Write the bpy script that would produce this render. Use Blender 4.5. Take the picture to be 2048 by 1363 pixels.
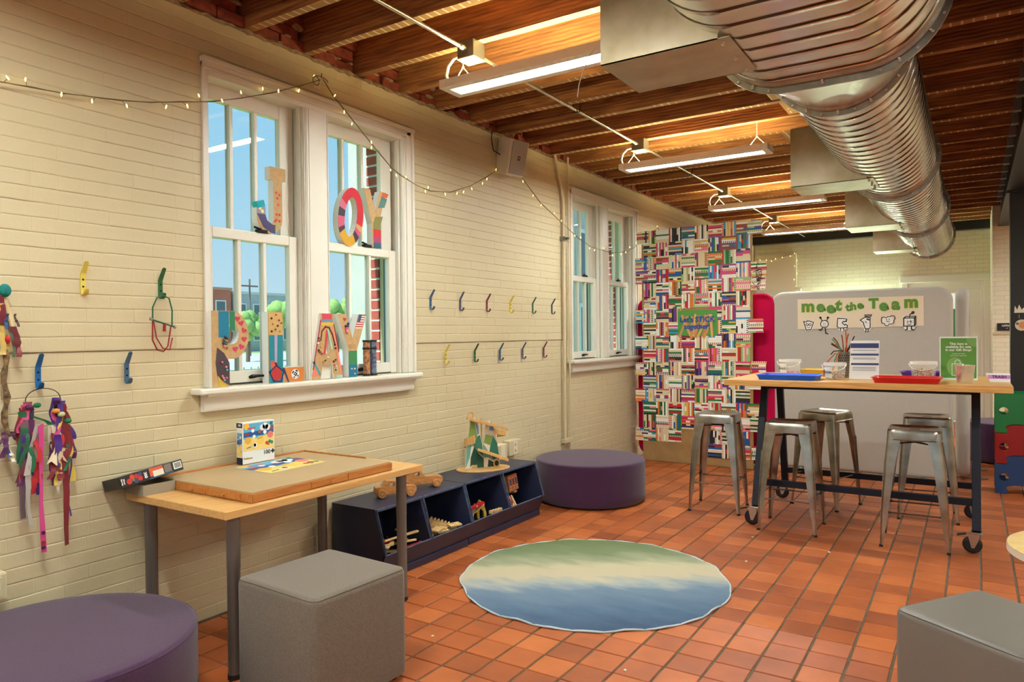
import bpy, bmesh, math, random
from mathutils import Vector, Matrix, geometry
R = math.radians
SC = bpy.context.scene
COL = SC.collection
for o in list(bpy.data.objects): bpy.data.objects.remove(o)

# ---------------------------------------------------------------- camera
CAMP = Vector((3.22, 0.0, 1.40))
YAW, PITCH, ROLL, FPX = R(32.6405), R(-0.5331), R(-0.5714), 1439.335
_f = Vector((-math.sin(YAW)*math.cos(PITCH), math.cos(YAW)*math.cos(PITCH), math.sin(PITCH)))
_r = Vector((math.cos(YAW), math.sin(YAW), 0)); _u = _r.cross(_f)
RT = _r*math.cos(ROLL) + _u*math.sin(ROLL); UP = _u*math.cos(ROLL) - _r*math.sin(ROLL); FW = _f
cd = bpy.data.cameras.new('camera'); cd.sensor_width = 36; cd.lens = 36*FPX/2048; cd.clip_end = 300
cam = bpy.data.objects.new('camera', cd); COL.objects.link(cam)
cam.matrix_world = Matrix(((RT.x, UP.x, -FW.x, CAMP.x), (RT.y, UP.y, -FW.y, CAMP.y), (RT.z, UP.z, -FW.z, CAMP.z), (0, 0, 0, 1)))
SC.camera = cam
def pix(p):
    q = Vector(p) - CAMP; d = q.dot(FW)
    if d < .05: return None
    return (1024 + FPX*q.dot(RT)/d, 681.5 - FPX*q.dot(UP)/d, d)

# ---------------------------------------------------------------- sky, sun, exposure
def lin(c):
    return tuple(((x/255)/12.92 if x <= 10 else ((x/255+.055)/1.055)**2.4) for x in c[:3]) + (1,)
W = bpy.data.worlds.new('World'); SC.world = W; W.use_nodes = True
nt = W.node_tree; bg = nt.nodes['Background']
tc = nt.nodes.new('ShaderNodeTexCoord'); sx = nt.nodes.new('ShaderNodeSeparateXYZ'); rp = nt.nodes.new('ShaderNodeValToRGB')
nt.links.new(tc.outputs['Generated'], sx.inputs[0]); nt.links.new(sx.outputs['Z'], rp.inputs[0]); nt.links.new(rp.outputs[0], bg.inputs[0])
rp.color_ramp.elements[0].position = 0.0; rp.color_ramp.elements[0].color = lin((208, 232, 240))
rp.color_ramp.elements[1].position = .3; rp.color_ramp.elements[1].color = lin((158, 214, 243))
e = rp.color_ramp.elements.new(1.0); e.color = lin((104, 178, 236))
bg.inputs[1].default_value = 1.05
sl = bpy.data.lights.new('sun', 'SUN'); sl.energy = 7.0; sl.angle = R(1); sl.color = (1, .95, .88)
sun = bpy.data.objects.new('sun', sl); COL.objects.link(sun); sun.rotation_euler = Vector((.07, .6, -.8)).to_track_quat('-Z', 'Y').to_euler(); sun.location = (0, -20, 20)
vs = SC.view_settings; vs.view_transform = 'Standard'; vs.look = 'None'; vs.gamma = 1; vs.use_curve_mapping = False
vs.exposure = 0.0
LAMP_DOWN, LAMP_UP = 150.0, 110.0

# ---------------------------------------------------------------- helpers
rnd = random.Random(7)
def lerp(a, b, t): return a + (b-a)*t
class B:
    """collects geometry for ONE mesh object"""
    def __init__(s): s.v = []; s.f = []; s.mi = []; s.cc = []; s.m = 0; s.c = None; s.X = None
    def add(s, vs_, fs):
        o = len(s.v)
        s.v += [tuple(s.X @ Vector(p)) for p in vs_] if s.X else [tuple(p) for p in vs_]
        for f in fs: s.f.append([i+o for i in f]); s.mi.append(s.m); s.cc.append(s.c)
        return s
    def box(s, x0, x1, y0, y1, z0, z1):
        return s.add([(x0,y0,z0),(x1,y0,z0),(x1,y1,z0),(x0,y1,z0),(x0,y0,z1),(x1,y0,z1),(x1,y1,z1),(x0,y1,z1)],
                     [(3,2,1,0),(4,5,6,7),(0,1,5,4),(1,2,6,5),(2,3,7,6),(3,0,4,7)])
    def obox(s, c, size, rz=0, rx=0, ry=0):
        m = Matrix.Translation(c) @ Matrix.Rotation(rz,4,'Z') @ Matrix.Rotation(ry,4,'Y') @ Matrix.Rotation(rx,4,'X')
        a, b, d = [q/2 for q in size]
        P = [m @ Vector(p) for p in [(-a,-b,-d),(a,-b,-d),(a,b,-d),(-a,b,-d),(-a,-b,d),(a,-b,d),(a,b,d),(-a,b,d)]]
        return s.add(P, [(3,2,1,0),(4,5,6,7),(0,1,5,4),(1,2,6,5),(2,3,7,6),(3,0,4,7)])
    def beam(s, a, b, w, h, up=(0,0,1)):
        a, b = Vector(a), Vector(b); d = (b-a).normalized(); u = Vector(up)
        sd = d.cross(u).normalized(); u = sd.cross(d)
        P = [p + sd*i*w/2 + u*j*h/2 for p in (a, b) for i, j in ((-1,-1),(1,-1),(1,1),(-1,1))]
        return s.add(P, [(0,1,2,3),(7,6,5,4),(0,4,5,1),(1,5,6,2),(2,6,7,3),(3,7,4,0)])
    def plate(s, outer, fn, t0, t1, holes=()):
        """extruded 2-D outline with holes; fn(u, v, t) gives the point"""
        loops = [list(outer)] + [list(h) for h in holes]
        flat = [p for l in loops for p in l]; n = len(flat)
        tri = geometry.tessellate_polygon([[Vector((p[0], p[1], 0)) for p in l] for l in loops])
        V = [fn(p[0], p[1], t0) for p in flat] + [fn(p[0], p[1], t1) for p in flat]
        F = [tuple(t) for t in tri] + [tuple(i+n for i in reversed(t)) for t in tri]
        o = 0
        for l in loops:
            k = len(l)
            for i in range(k): j = (i+1) % k; F.append((o+i, o+j, o+j+n, o+i+n))
            o += k
        return s.add(V, F)
    def rplate(s, outer, fn, t0, t1, r, k=4):
        """extruded convex outline with rounded rims of radius r"""
        n = len(outer); cx = sum(p[0] for p in outer)/n; cy = sum(p[1] for p in outer)/n
        def inset(d):
            res = []
            for i in range(n):
                a, b, c = Vector(outer[i-1]), Vector(outer[i]), Vector(outer[(i+1) % n])
                e1 = (b-a).normalized(); e2 = (c-b).normalized(); nn = Vector((-(e1.y+e2.y), e1.x+e2.x))
                if nn.length < 1e-6: nn = Vector((-e1.y, e1.x))
                nn.normalize()
                if nn.dot(Vector((cx, cy))-b) < 0: nn = -nn
                res.append(b + nn*d)
            return res
        rings = []
        for q in range(k+1): a = q/k*math.pi/2; rings.append((inset(r*(1-math.sin(a))), t0 + r*(1-math.cos(a))))
        for q in range(k+1): a = q/k*math.pi/2; rings.append((inset(r*(1-math.cos(a))), t1 - r*(1-math.sin(a))))
        V = [fn(p[0], p[1], t) for ring, t in rings for p in ring]; F = []
        for i in range(len(rings)-1):
            for j in range(n): F.append((i*n+j, i*n+(j+1) % n, (i+1)*n+(j+1) % n, (i+1)*n+j))
        F.append(tuple(range(n-1, -1, -1))); L = (len(rings)-1)*n; F.append(tuple(range(L, L+n)))
        return s.add(V, F)
    def tube(s, path, r, n=8, closed=False, radii=None):
        P = [Vector(p) for p in path]; m = len(P); V = []; F = []; prev = None
        for i, p in enumerate(P):
            if closed: d = P[(i+1) % m] - P[i-1]
            else: d = P[min(i+1, m-1)] - P[max(i-1, 0)]
            d.normalize()
            if prev is None:
                a = Vector((0,0,1)) if abs(d.z) < .9 else Vector((1,0,0)); prev = d.cross(a).normalized()
            else:
                prev = prev - d*prev.dot(d); prev.normalize()
            b = d.cross(prev); q = radii[i] if radii else r
            V += [p + (prev*math.cos(t*2*math.pi/n) + b*math.sin(t*2*math.pi/n))*q for t in range(n)]
        for i in range(m if closed else m-1):
            k = (i+1) % m
            for t in range(n): F.append((i*n+t, i*n+(t+1) % n, k*n+(t+1) % n, k*n+t))
        if not closed: F.append(tuple(range(n-1, -1, -1))); F.append(tuple(range((m-1)*n, m*n)))
        return s.add(V, F)
    def lathe(s, prof, n=24, c=(0,0,0), ax='z', cap=True):
        V = []; F = []; m = len(prof)
        for r, h in prof:
            for t in range(n):
                a = 2*math.pi*t/n; p = (r*math.cos(a), r*math.sin(a), h)
                if ax == 'x': p = (h, p[0], p[1])
                if ax == 'y': p = (p[1], h, p[0])
                V.append((p[0]+c[0], p[1]+c[1], p[2]+c[2]))
        for i in range(m-1):
            for t in range(n): F.append((i*n+t, i*n+(t+1) % n, (i+1)*n+(t+1) % n, (i+1)*n+t))
        if cap: F.append(tuple(range(n-1, -1, -1))); F.append(tuple(range((m-1)*n, m*n)))
        return s.add(V, F)
    def ball(s, c, r, n=8, m=6, sc=(1,1,1)):
        pr = [(max(1e-4, r*math.sin(math.pi*i/m)), -r*math.cos(math.pi*i/m)) for i in range(m+1)]
        V = []; F = []
        for q, h in pr:
            for t in range(n): a = 2*math.pi*t/n; V.append((c[0]+sc[0]*q*math.cos(a), c[1]+sc[1]*q*math.sin(a), c[2]+sc[2]*h))
        for i in range(m):
            for t in range(n): F.append((i*n+t, i*n+(t+1) % n, (i+1)*n+(t+1) % n, (i+1)*n+t))
        return s.add(V, F)
    def ribbon(s, path, wd, th=.0015):
        """flat strip along path; wd = width vector, or a list of them"""
        P = [Vector(p) for p in path]; m = len(P); V = []
        for i, p in enumerate(P):
            w = Vector(wd[i] if isinstance(wd, list) else wd); d = P[min(i+1, m-1)] - P[max(i-1, 0)]
            nn = w.cross(d); nn = nn.normalized()*th/2 if nn.length > 1e-9 else Vector((th/2, 0, 0))
            V += [p-w/2-nn, p+w/2-nn, p+w/2+nn, p-w/2+nn]
        F = [(0,1,2,3), (4*m-1, 4*m-2, 4*m-3, 4*m-4)]
        for i in range(m-1):
            for t in range(4): F.append((4*i+t, 4*i+(t+1) % 4, 4*i+4+(t+1) % 4, 4*i+4+t))
        return s.add(V, F)
    def mesh(s, name, mats, smooth=None):
        me = bpy.data.meshes.new(name); me.from_pydata(s.v, [], s.f)
        for m in (mats if isinstance(mats, (list, tuple)) else [mats]): me.materials.append(m)
        me.polygons.foreach_set('material_index', s.mi)
        if any(c is not None for c in s.cc):
            at = me.color_attributes.new('Col', 'FLOAT_COLOR', 'CORNER'); buf = []
            for p, c in zip(me.polygons, s.cc):
                buf += list(c or (1,1,1,1))*p.loop_total
            at.data.foreach_set('color', buf)
        bm = bmesh.new(); bm.from_mesh(me); bmesh.ops.recalc_face_normals(bm, faces=bm.faces); bm.to_mesh(me); bm.free()
        if smooth is not None:
            me.polygons.foreach_set('use_smooth', [True]*len(me.polygons)); me.set_sharp_from_angle(angle=R(smooth))
        me.update(); return me
    def build(s, name, mats, parent=None, smooth=None, bevel=0, world=True):
        return link(name, s.mesh(name, mats, smooth), parent, bevel, world)
def link(name, me, parent=None, bevel=0, world=True):
    o = bpy.data.objects.new(name, me); COL.objects.link(o)
    if parent:
        o.parent = parent
        if world and parent.parent is None: o.matrix_parent_inverse = parent.matrix_basis.inverted()
    if bevel:
        md = o.modifiers.new('Bevel', 'BEVEL'); md.width = bevel; md.segments = 2; md.limit_method = 'ANGLE'; md.angle_limit = R(40)
    return o
def tag(o, label, cat, group=None):
    o['label'] = label; o['category'] = cat
    if group: o['group'] = group
    return o
def thing(name, label, cat, loc=(0,0,0), rz=0, group=None):
    o = bpy.data.objects.new(name, None); COL.objects.link(o); o.location = loc; o.rotation_euler = (0,0,rz); o.empty_display_size = .1
    return tag(o, label, cat, group)
def struct(o): o['kind'] = 'structure'; return o
def copy_tree(o, parent=None):
    c = o.copy(); COL.objects.link(c)
    if parent: c.parent = parent
    for ch in [q for q in COL.objects if q.parent == o]: copy_tree(ch, c)
    return c
def text(s, size, O, Rv, Uv, mat, parent, name='lettering', depth=.001, bold=0, align='CENTER', world=True):
    cu = bpy.data.curves.new(name, 'FONT'); cu.body = s; cu.size = size; cu.align_x = align; cu.align_y = 'CENTER'
    cu.extrude = depth/2; cu.offset = bold; cu.resolution_u = 3
    t = bpy.data.objects.new('tmp', cu); COL.objects.link(t); bpy.context.view_layer.update()
    me = bpy.data.meshes.new_from_object(t.evaluated_get(bpy.context.evaluated_depsgraph_get())); bpy.data.objects.remove(t); bpy.data.curves.remove(cu)
    Rv, Uv, O = Vector(Rv).normalized(), Vector(Uv).normalized(), Vector(O); N = Rv.cross(Uv)
    M4 = Matrix(((Rv.x,Uv.x,N.x,O.x),(Rv.y,Uv.y,N.y,O.y),(Rv.z,Uv.z,N.z,O.z),(0,0,0,1)))
    me.transform(M4); me.materials.clear(); me.materials.append(mat); me.name = name
    return link(name, me, parent, 0, world)
class Flat(B):
    """print on a flat face: shapes in (u, v) metres on the plane O, R, U; thin layers lifted along the normal"""
    def __init__(s, O, Rv, Uv):
        super().__init__(); s.O = Vector(O); s.R = Vector(Rv).normalized(); s.U = Vector(Uv).normalized(); s.N = s.R.cross(s.U); s.L = 0; s.dl = .0004
    def fn(s, u, v, t): return s.O + s.R*u + s.U*v + s.N*t
    def poly(s, pts, col, L=None):
        s.c = lin(col); L = s.L if L is None else L
        return s.plate(pts, s.fn, max(0, (L-1))*s.dl, (L+1)*s.dl)
    def rect(s, u0, u1, v0, v1, col, L=None): return s.poly([(u0,v0),(u1,v0),(u1,v1),(u0,v1)], col, L)
    def disc(s, u, v, r, col, L=None, n=14, ry=None):
        return s.poly([(u+r*math.cos(2*math.pi*i/n), v+(ry or r)*math.sin(2*math.pi*i/n)) for i in range(n)], col, L)
    def stroke(s, pts, w, col, L=None, closed=False):
        s.c = lin(col); L = s.L if L is None else L
        q = list(pts) + ([pts[0]] if closed else [])
        for a, b in zip(q, q[1:]):
            a, b = Vector(a), Vector(b); d = b-a
            if d.length < 1e-7: continue
            d.normalize(); n = Vector((-d.y, d.x))*w/2; e = d*w*.45
            s.plate([a-e-n, b+e-n, b+e+n, a-e+n], s.fn, 0, (L+1)*s.dl)
        return s
    def heart(s, u, v, r, col, L=None, rot=0):
        pts = []
        for i in range(18):
            t = 2*math.pi*i/18; x = 16*math.sin(t)**3/17*r; y = (13*math.cos(t)-5*math.cos(2*t)-2*math.cos(3*t)-math.cos(4*t))/17*r
            pts.append((u+x*math.cos(rot)-y*math.sin(rot), v+x*math.sin(rot)+y*math.cos(rot)))
        return s.poly(pts, col, L)
def arc(cx, cy, r, a0, a1, n=8): return [(cx+r*math.cos(R(lerp(a0,a1,i/n))), cy+r*math.sin(R(lerp(a0,a1,i/n)))) for i in range(n+1)]
def rrect(u0, u1, v0, v1, r, n=5):
    return arc(u1-r,v0+r,r,-90,0,n)+arc(u1-r,v1-r,r,0,90,n)+arc(u0+r,v1-r,r,90,180,n)+arc(u0+r,v0+r,r,180,270,n)

# ---------------------------------------------------------------- materials
MATS = {}
def M(name, rgb, rough=.5, metal=0, noise=None, bump=None, spec=.5, sheen=0, coat=0, trans=0, emit=None, alpha=1):
    """procedural material. noise = (scale, darker rgb, stretch), bump = (scale, strength)"""
    if name in MATS: return MATS[name]
    m = bpy.data.materials.new(name); m.use_nodes = True; n = m.node_tree; p = n.nodes['Principled BSDF']
    p.inputs['Base Color'].default_value = lin(rgb); p.inputs['Roughness'].default_value = rough; p.inputs['Metallic'].default_value = metal
    p.inputs['Specular IOR Level'].default_value = spec
    if sheen: p.inputs['Sheen Weight'].default_value = sheen
    if coat: p.inputs['Coat Weight'].default_value = coat
    if trans: p.inputs['Transmission Weight'].default_value = trans
    if alpha < 1: p.inputs['Alpha'].default_value = alpha
    if emit: p.inputs['Emission Color'].default_value = lin(emit[0]); p.inputs['Emission Strength'].default_value = emit[1]
    if noise or bump:
        t = n.nodes.new('ShaderNodeTexCoord'); mp = n.nodes.new('ShaderNodeMapping'); n.links.new(t.outputs['Object'], mp.inputs[0])
    if noise:
        mp.inputs['Scale'].default_value = noise[2] if len(noise) > 2 else (1,1,1)
        x = n.nodes.new('ShaderNodeTexNoise'); x.inputs['Scale'].default_value = noise[0]; x.inputs['Detail'].default_value = 6
        r = n.nodes.new('ShaderNodeValToRGB'); r.color_ramp.elements[0].position = .3; r.color_ramp.elements[1].position = .7
        r.color_ramp.elements[0].color = lin(noise[1]); r.color_ramp.elements[1].color = lin(rgb)
        n.links.new(mp.outputs[0], x.inputs[0]); n.links.new(x.outputs[0], r.inputs[0]); n.links.new(r.outputs[0], p.inputs['Base Color'])
    if bump:
        x = n.nodes.new('ShaderNodeTexNoise'); x.inputs['Scale'].default_value = bump[0]; x.inputs['Detail'].default_value = 4
        b = n.nodes.new('ShaderNodeBump'); b.inputs['Strength'].default_value = bump[1]; b.inputs['Distance'].default_value = .004
        n.links.new(t.outputs['Object'], x.inputs[0]); n.links.new(x.outputs[0], b.inputs['Height']); n.links.new(b.outputs[0], p.inputs['Normal'])
    MATS[name] = m; return m
def MC(name='printed_colour', rough=.55, spec=.4):
    """takes its colour from the mesh's own colour attribute"""
    if name in MATS: return MATS[name]
    m = bpy.data.materials.new(name); m.use_nodes = True; n = m.node_tree; p = n.nodes['Principled BSDF']
    a = n.nodes.new('ShaderNodeVertexColor'); a.layer_name = 'Col'; n.links.new(a.outputs[0], p.inputs['Base Color'])
    p.inputs['Roughness'].default_value = rough; p.inputs['Specular IOR Level'].default_value = spec
    MATS[name] = m; return m
def glass(name, tint=(235,245,248), refl=.06):
    if name in MATS: return MATS[name]
    m = bpy.data.materials.new(name); m.use_nodes = True; n = m.node_tree; n.nodes.remove(n.nodes['Principled BSDF'])
    t = n.nodes.new('ShaderNodeBsdfTransparent'); t.inputs[0].default_value = lin(tint)
    g = n.nodes.new('ShaderNodeBsdfGlossy'); g.inputs['Roughness'].default_value = .02
    x = n.nodes.new('ShaderNodeMixShader'); x.inputs[0].default_value = refl
    n.links.new(t.outputs[0], x.inputs[1]); n.links.new(g.outputs[0], x.inputs[2]); n.links.new(x.outputs[0], n.nodes['Material Output'].inputs[0])
    MATS[name] = m; return m
def grain(name, a, b, scale=6, stretch=(1,12,12), rough=.45, bump=.15, rings=3.0):
    """wood: stretched noise and rings"""
    if name in MATS: return MATS[name]
    m = bpy.data.materials.new(name); m.use_nodes = True; n = m.node_tree; p = n.nodes['Principled BSDF']
    t = n.nodes.new('ShaderNodeTexCoord'); mp = n.nodes.new('ShaderNodeMapping'); mp.inputs['Scale'].default_value = stretch
    x = n.nodes.new('ShaderNodeTexNoise'); x.inputs['Scale'].default_value = scale; x.inputs['Detail'].default_value = 8; x.inputs['Distortion'].default_value = rings*.3
    r = n.nodes.new('ShaderNodeValToRGB'); r.color_ramp.elements[0].position = .32; r.color_ramp.elements[1].position = .68
    r.color_ramp.elements[0].color = lin(b); r.color_ramp.elements[1].color = lin(a)
    bp = n.nodes.new('ShaderNodeBump'); bp.inputs['Strength'].default_value = bump; bp.inputs['Distance'].default_value = .003
    n.links.new(t.outputs['Object'], mp.inputs[0]); n.links.new(mp.outputs[0], x.inputs[0]); n.links.new(x.outputs[0], r.inputs[0])
    n.links.new(r.outputs[0], p.inputs['Base Color']); n.links.new(x.outputs[0], bp.inputs['Height']); n.links.new(bp.outputs[0], p.inputs['Normal'])
    p.inputs['Roughness'].default_value = rough
    MATS[name] = m; return m
PAINT = M('cream_wall_paint', (208,194,158), .5, noise=(1.3, (202,186,148)), bump=(60, .12))
TRIM = M('white_trim_paint', (226,221,206), .38, bump=(30, .05))
GALV = M('galvanised_steel', (228,224,212), .27, .8, noise=(9, (206,202,192)))
STEEL = M('brushed_steel', (150,146,138), .3, 1, noise=(14, (112,106,98)))
BLACK = M('black_paint', (22,20,20), .45)
PRINT = MC()

# ================================================================ THE ROOM
XR, YF, YB, ZC = 7.0, -4.0, 12.9, 3.31      # right wall, wall behind the camera, end wall, deck
# ---------------------------------------------------------------- floor with quarry tiles
def tile_material():
    m = bpy.data.materials.new('quarry_tile'); m.use_nodes = True; n = m.node_tree; p = n.nodes['Principled BSDF']
    g = n.nodes.new('ShaderNodeNewGeometry'); mp = n.nodes.new('ShaderNodeVectorMath'); mp.operation = 'SUBTRACT'; mp.inputs[1].default_value = (1.316, 2.709, 0)
    dv = n.nodes.new('ShaderNodeVectorMath'); dv.operation = 'DIVIDE'; dv.inputs[1].default_value = (.1615, .159, 1)
    fl = n.nodes.new('ShaderNodeVectorMath'); fl.operation = 'FLOOR'
    wn = n.nodes.new('ShaderNodeTexWhiteNoise'); wn.noise_dimensions = '2D'
    r = n.nodes.new('ShaderNodeValToRGB'); cr = r.color_ramp
    cr.elements[0].position = 0; cr.elements[0].color = lin((150,76,36)); cr.elements[1].position = 1; cr.elements[1].color = lin((202,112,56))
    e = cr.elements.new(.5); e.color = lin((178,92,44))
    x = n.nodes.new('ShaderNodeTexNoise'); x.inputs['Scale'].default_value = 5; x.inputs['Detail'].default_value = 7
    mx = n.nodes.new('ShaderNodeMix'); mx.data_type = 'RGBA'; mx.blend_type = 'MULTIPLY'
    r2 = n.nodes.new('ShaderNodeValToRGB'); r2.color_ramp.elements[0].position = .35; r2.color_ramp.elements[0].color = (.62,.6,.6,1); r2.color_ramp.elements[1].position = .65
    mx.inputs[0].default_value = .55
    bp = n.nodes.new('ShaderNodeBump'); bp.inputs['Strength'].default_value = .1; bp.inputs['Distance'].default_value = .003
    x2 = n.nodes.new('ShaderNodeTexNoise'); x2.inputs['Scale'].default_value = 40
    L = n.links.new
    L(g.outputs['Position'], mp.inputs[0]); L(mp.outputs[0], dv.inputs[0]); L(dv.outputs[0], fl.inputs[0]); L(fl.outputs[0], wn.inputs[0]); L(wn.outputs['Value'], r.inputs[0])
    L(g.outputs['Position'], x.inputs[0]); L(x.outputs[0], r2.inputs[0]); L(r.outputs[0], mx.inputs[6]); L(r2.outputs[0], mx.inputs[7]); L(mx.outputs[2], p.inputs['Base Color'])
    L(g.outputs['Position'], x2.inputs[0]); L(x2.outputs[0], bp.inputs['Height']); L(bp.outputs[0], p.inputs['Normal'])
    p.inputs['Roughness'].default_value = .42; p.inputs['Specular IOR Level'].default_value = .45
    return m
TILE = tile_material()
GROUT = M('grout', (112,96,74), .9, noise=(12, (84,70,52)), bump=(90, .4))
b = B(); b.box(-.02, XR, YF, YB, -.12, -.005)
floor = struct(b.build('floor', GROUT))
TX, TY, gx, gy = .1615, .159, .0105, .0065
def tile_mesh(var):
    q = B(); a, c, e, z = (TX-gx)/2, (TY-gy)/2, .0022, 0.0
    rr = random.Random(var); j = lambda: rr.uniform(-.0012, .0012)
    o = [(-a+j(), -c+j()), (a+j(), -c+j()), (a+j(), c+j()), (-a+j(), c+j())]; i_ = [(x*(1-e/a), y*(1-e/c)) for x, y in o]
    q.add([(x, y, -.008) for x, y in o] + [(x, y, -.002) for x, y in o] + [(x, y, z+rr.uniform(-.0004,.0004)) for x, y in i_],
          [(0,1,5,4),(1,2,6,5),(2,3,7,6),(3,0,4,7),(4,5,9,8),(5,6,10,9),(6,7,11,10),(7,4,8,11),(8,9,10,11)])
    return q
tvar = [tile_mesh(k) for k in range(6)]; tmesh = [q.mesh('tile', TILE) for q in tvar]
HID = [(.75,1.28,1.75,2.28), (2.95,3.62,2.5,3.2), (0,.45,3.0,4.85)]            # under the cubes and the cubbies
cands = []
for i in range(-9, 37):
    for j in range(-42, 65):
        x, y = 1.316+TX*(i+.5), 2.709+TY*(j+.5)
        if x < TX*.4 or x > XR-.08 or y < YF+.1 or y > YB-.08: continue
        sc = 0; pr = pix((x, y, 0))
        if pr and -40 < pr[0] < 2088 and -40 < pr[1] < 1400:
            hid = any(h[0] < x < h[1] and h[2] < y < h[3] for h in HID) or math.hypot(x-1.38, y-3.7) < .66 or math.hypot(x-.5, y-1.25) < .42 or math.hypot(x-.47, y-5.5) < .4
            sc = 0 if hid else 1/pr[2]**3
        cands.append((sc, x, y))
cands.sort(key=lambda t: -t[0])
rest = B()
for k, (sc, x, y) in enumerate(cands):
    if k < 300 and sc > 0:
        o = link('tile', tmesh[rnd.randrange(6)], floor); o.location = (x, y, rnd.uniform(-.0008, .0006))
    else:
        rest.X = Matrix.Translation((x, y, rnd.uniform(-.0008, .0006))); q = tvar[rnd.randrange(6)]; rest.add(q.v, q.f)
rest.X = None
o = rest.build('tile_field', TILE, floor); o['kind'] = 'stuff'

# ---------------------------------------------------------------- left wall: backing with window openings, painted bricks
CH = .0614
OPEN = [(2.19, 2.86), (3.0, 3.69), (6.07, 6.74), (6.88, 7.57)]
RED = M('red_brick', (150,66,48), .85, noise=(30, (112,46,34)), bump=(70, .5))
MORTAR = M('old_mortar', (168,146,116), .9, noise=(25, (120,98,74)), bump=(40, .8))
b = B(); x0, x1 = -.33, -.0105
ys = [YF, 2.19, 2.86, 3.0, 3.69, 6.07, 6.74, 6.88, 7.57, YB]
for a, c in zip(ys, ys[1:]):
    if any(abs(a-o_[0]) < .001 for o_ in OPEN): b.box(x0, x1, a, c, 0, 1.15); b.box(x0, x1, a, c, 2.715, 3.005)
    elif c-a < .2: b.box(-.13, x1, a, c, 1.15, 2.715); b.box(x0, x1, a, c, 0, 1.15); b.box(x0, x1, a, c, 2.715, 3.005)
    else: b.box(x0, x1, a, c, 0, 3.005)
b.m = 1; b.box(x0, -.06, YF, YB, 3.005, 3.4)
wall_left = struct(b.build('wall_left', [PAINT, MORTAR]))
def brick(L, rr):
    """painted brick: front face at x=0 towards +x, origin at lower left of its cell"""
    q = B(); n = max(2, int(L/.05)) + 2; e = .0028; rows = []
    tl = rr.uniform(-.0008, .0008); pr = rr.uniform(-.0012, .0012)
    for i in range(n+1):
        y = 0 if i == 0 else (L if i == n else lerp(.004, L-.004, (i-1)/(n-2))); w0, w1 = rr.uniform(-.001,.001), rr.uniform(-.001,.001)
        end = i in (0, n); fx = pr*.7 + tl*(i/n); bk = -.0034 if not end else fx-.0005
        if end: rows.append([(bk-.0006, y, 0), (bk, y, .0016+w0), (bk, y, .0016+e+w0), (bk, y, CH-.0016-e+w1), (bk, y, CH-.0016+w1), (bk-.0006, y, CH)])
        else: rows.append([(bk, y, 0), (fx-.0012, y, .0016+w0), (fx, y, .0016+e+w0), (fx, y, CH-.0016-e+w1), (fx-.0012, y, CH-.0016+w1), (bk, y, CH)])
    V = [p for r_ in rows for p in r_]; F = []
    for i in range(n):
        for k in range(5): F.append((i*6+k, (i+1)*6+k, (i+1)*6+k+1, i*6+k+1))
    F.append(tuple(range(5, -1, -1))); F.append(tuple(range(n*6, n*6+6)))
    return q.add(V, F)
bcache = {}
def brick_var(L):
    k = (round(L, 2), rnd.randrange(5))
    if k not in bcache: q = brick(k[0], random.Random(hash(k) % 99991)); bcache[k] = (q, None)
    return k
cells = []
def blocked(y0, y1, z0, z1):
    out = [(y0, y1)]
    for a, c, d, e in [(2.12,3.785,1.03,1.15),(2.195,3.77,1.15,2.78),(6.0,7.67,1.03,1.15),(6.075,7.65,1.15,2.78)]:
        if z1 <= d+.02 or z0 >= e-.02: continue
        nx = []
        for p, q_ in out:
            if q_ <= a or p >= c: nx.append((p, q_)); continue
            if p < a: nx.append((p, a))
            if q_ > c: nx.append((c, q_))
        out = nx
    return out
nrow = int(3.012/CH)
for r_ in range(nrow):
    z = 1.345 + (r_-22)*CH
    off = (.105 if r_ % 2 else 0) + rnd.uniform(-.012, .012); hd = r_ % 6 == 3; L = .105 if hd else .21; y = .78 + off
    while y < YB-.02:
        for p, q_ in blocked(y, min(y+L, YB), z, z+CH):
            if q_-p > .012: cells.append((p, q_, z, r_))
        y += L
dep = lambda r_: -.008 if r_ < 22 else 0.0                          # below the ledge the wall steps back a little
sc_ = []
for k, (p, q_, z, r_) in enumerate(cells):
    pr = pix((0, (p+q_)/2, z+.03)); s = 0
    if pr and -30 < pr[0] < 2070 and -20 < pr[1] < 1380:
        s = (q_-p)/pr[2]**2
        if 2.0 < p < 3.0 and z < .68 and pr[0] > 470: s *= .3
        if math.hypot(p-1.25, 0) < .5 and z < .36: s = 0
        if 3.0 < p < 4.85 and z < .4: s = 0
        if z > 1.3: s *= .75
    sc_.append((s, k))
top = set(k for s, k in sorted(sc_, reverse=True)[:300])
rest = B()
for k, (p, q_, z, r_) in enumerate(cells):
    key = brick_var(q_-p); q, me = bcache[key]; sx_ = (q_-p)/key[0]
    loc = Vector((dep(r_)+rnd.uniform(-.0008,.0008), p, z))
    if k in top:
        if me is None: me = q.mesh('brick', PAINT); bcache[key] = (q, me)
        o = link('brick', me, wall_left); o.location = loc; o.scale = (1, sx_, 1)
    else:
        rest.X = Matrix.Translation(loc) @ Matrix.Diagonal((1, sx_, 1, 1)); rest.add(q.v, q.f)
rest.X = None
o = rest.build('painted_brickwork', PAINT, wall_left); o['kind'] = 'stuff'

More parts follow.
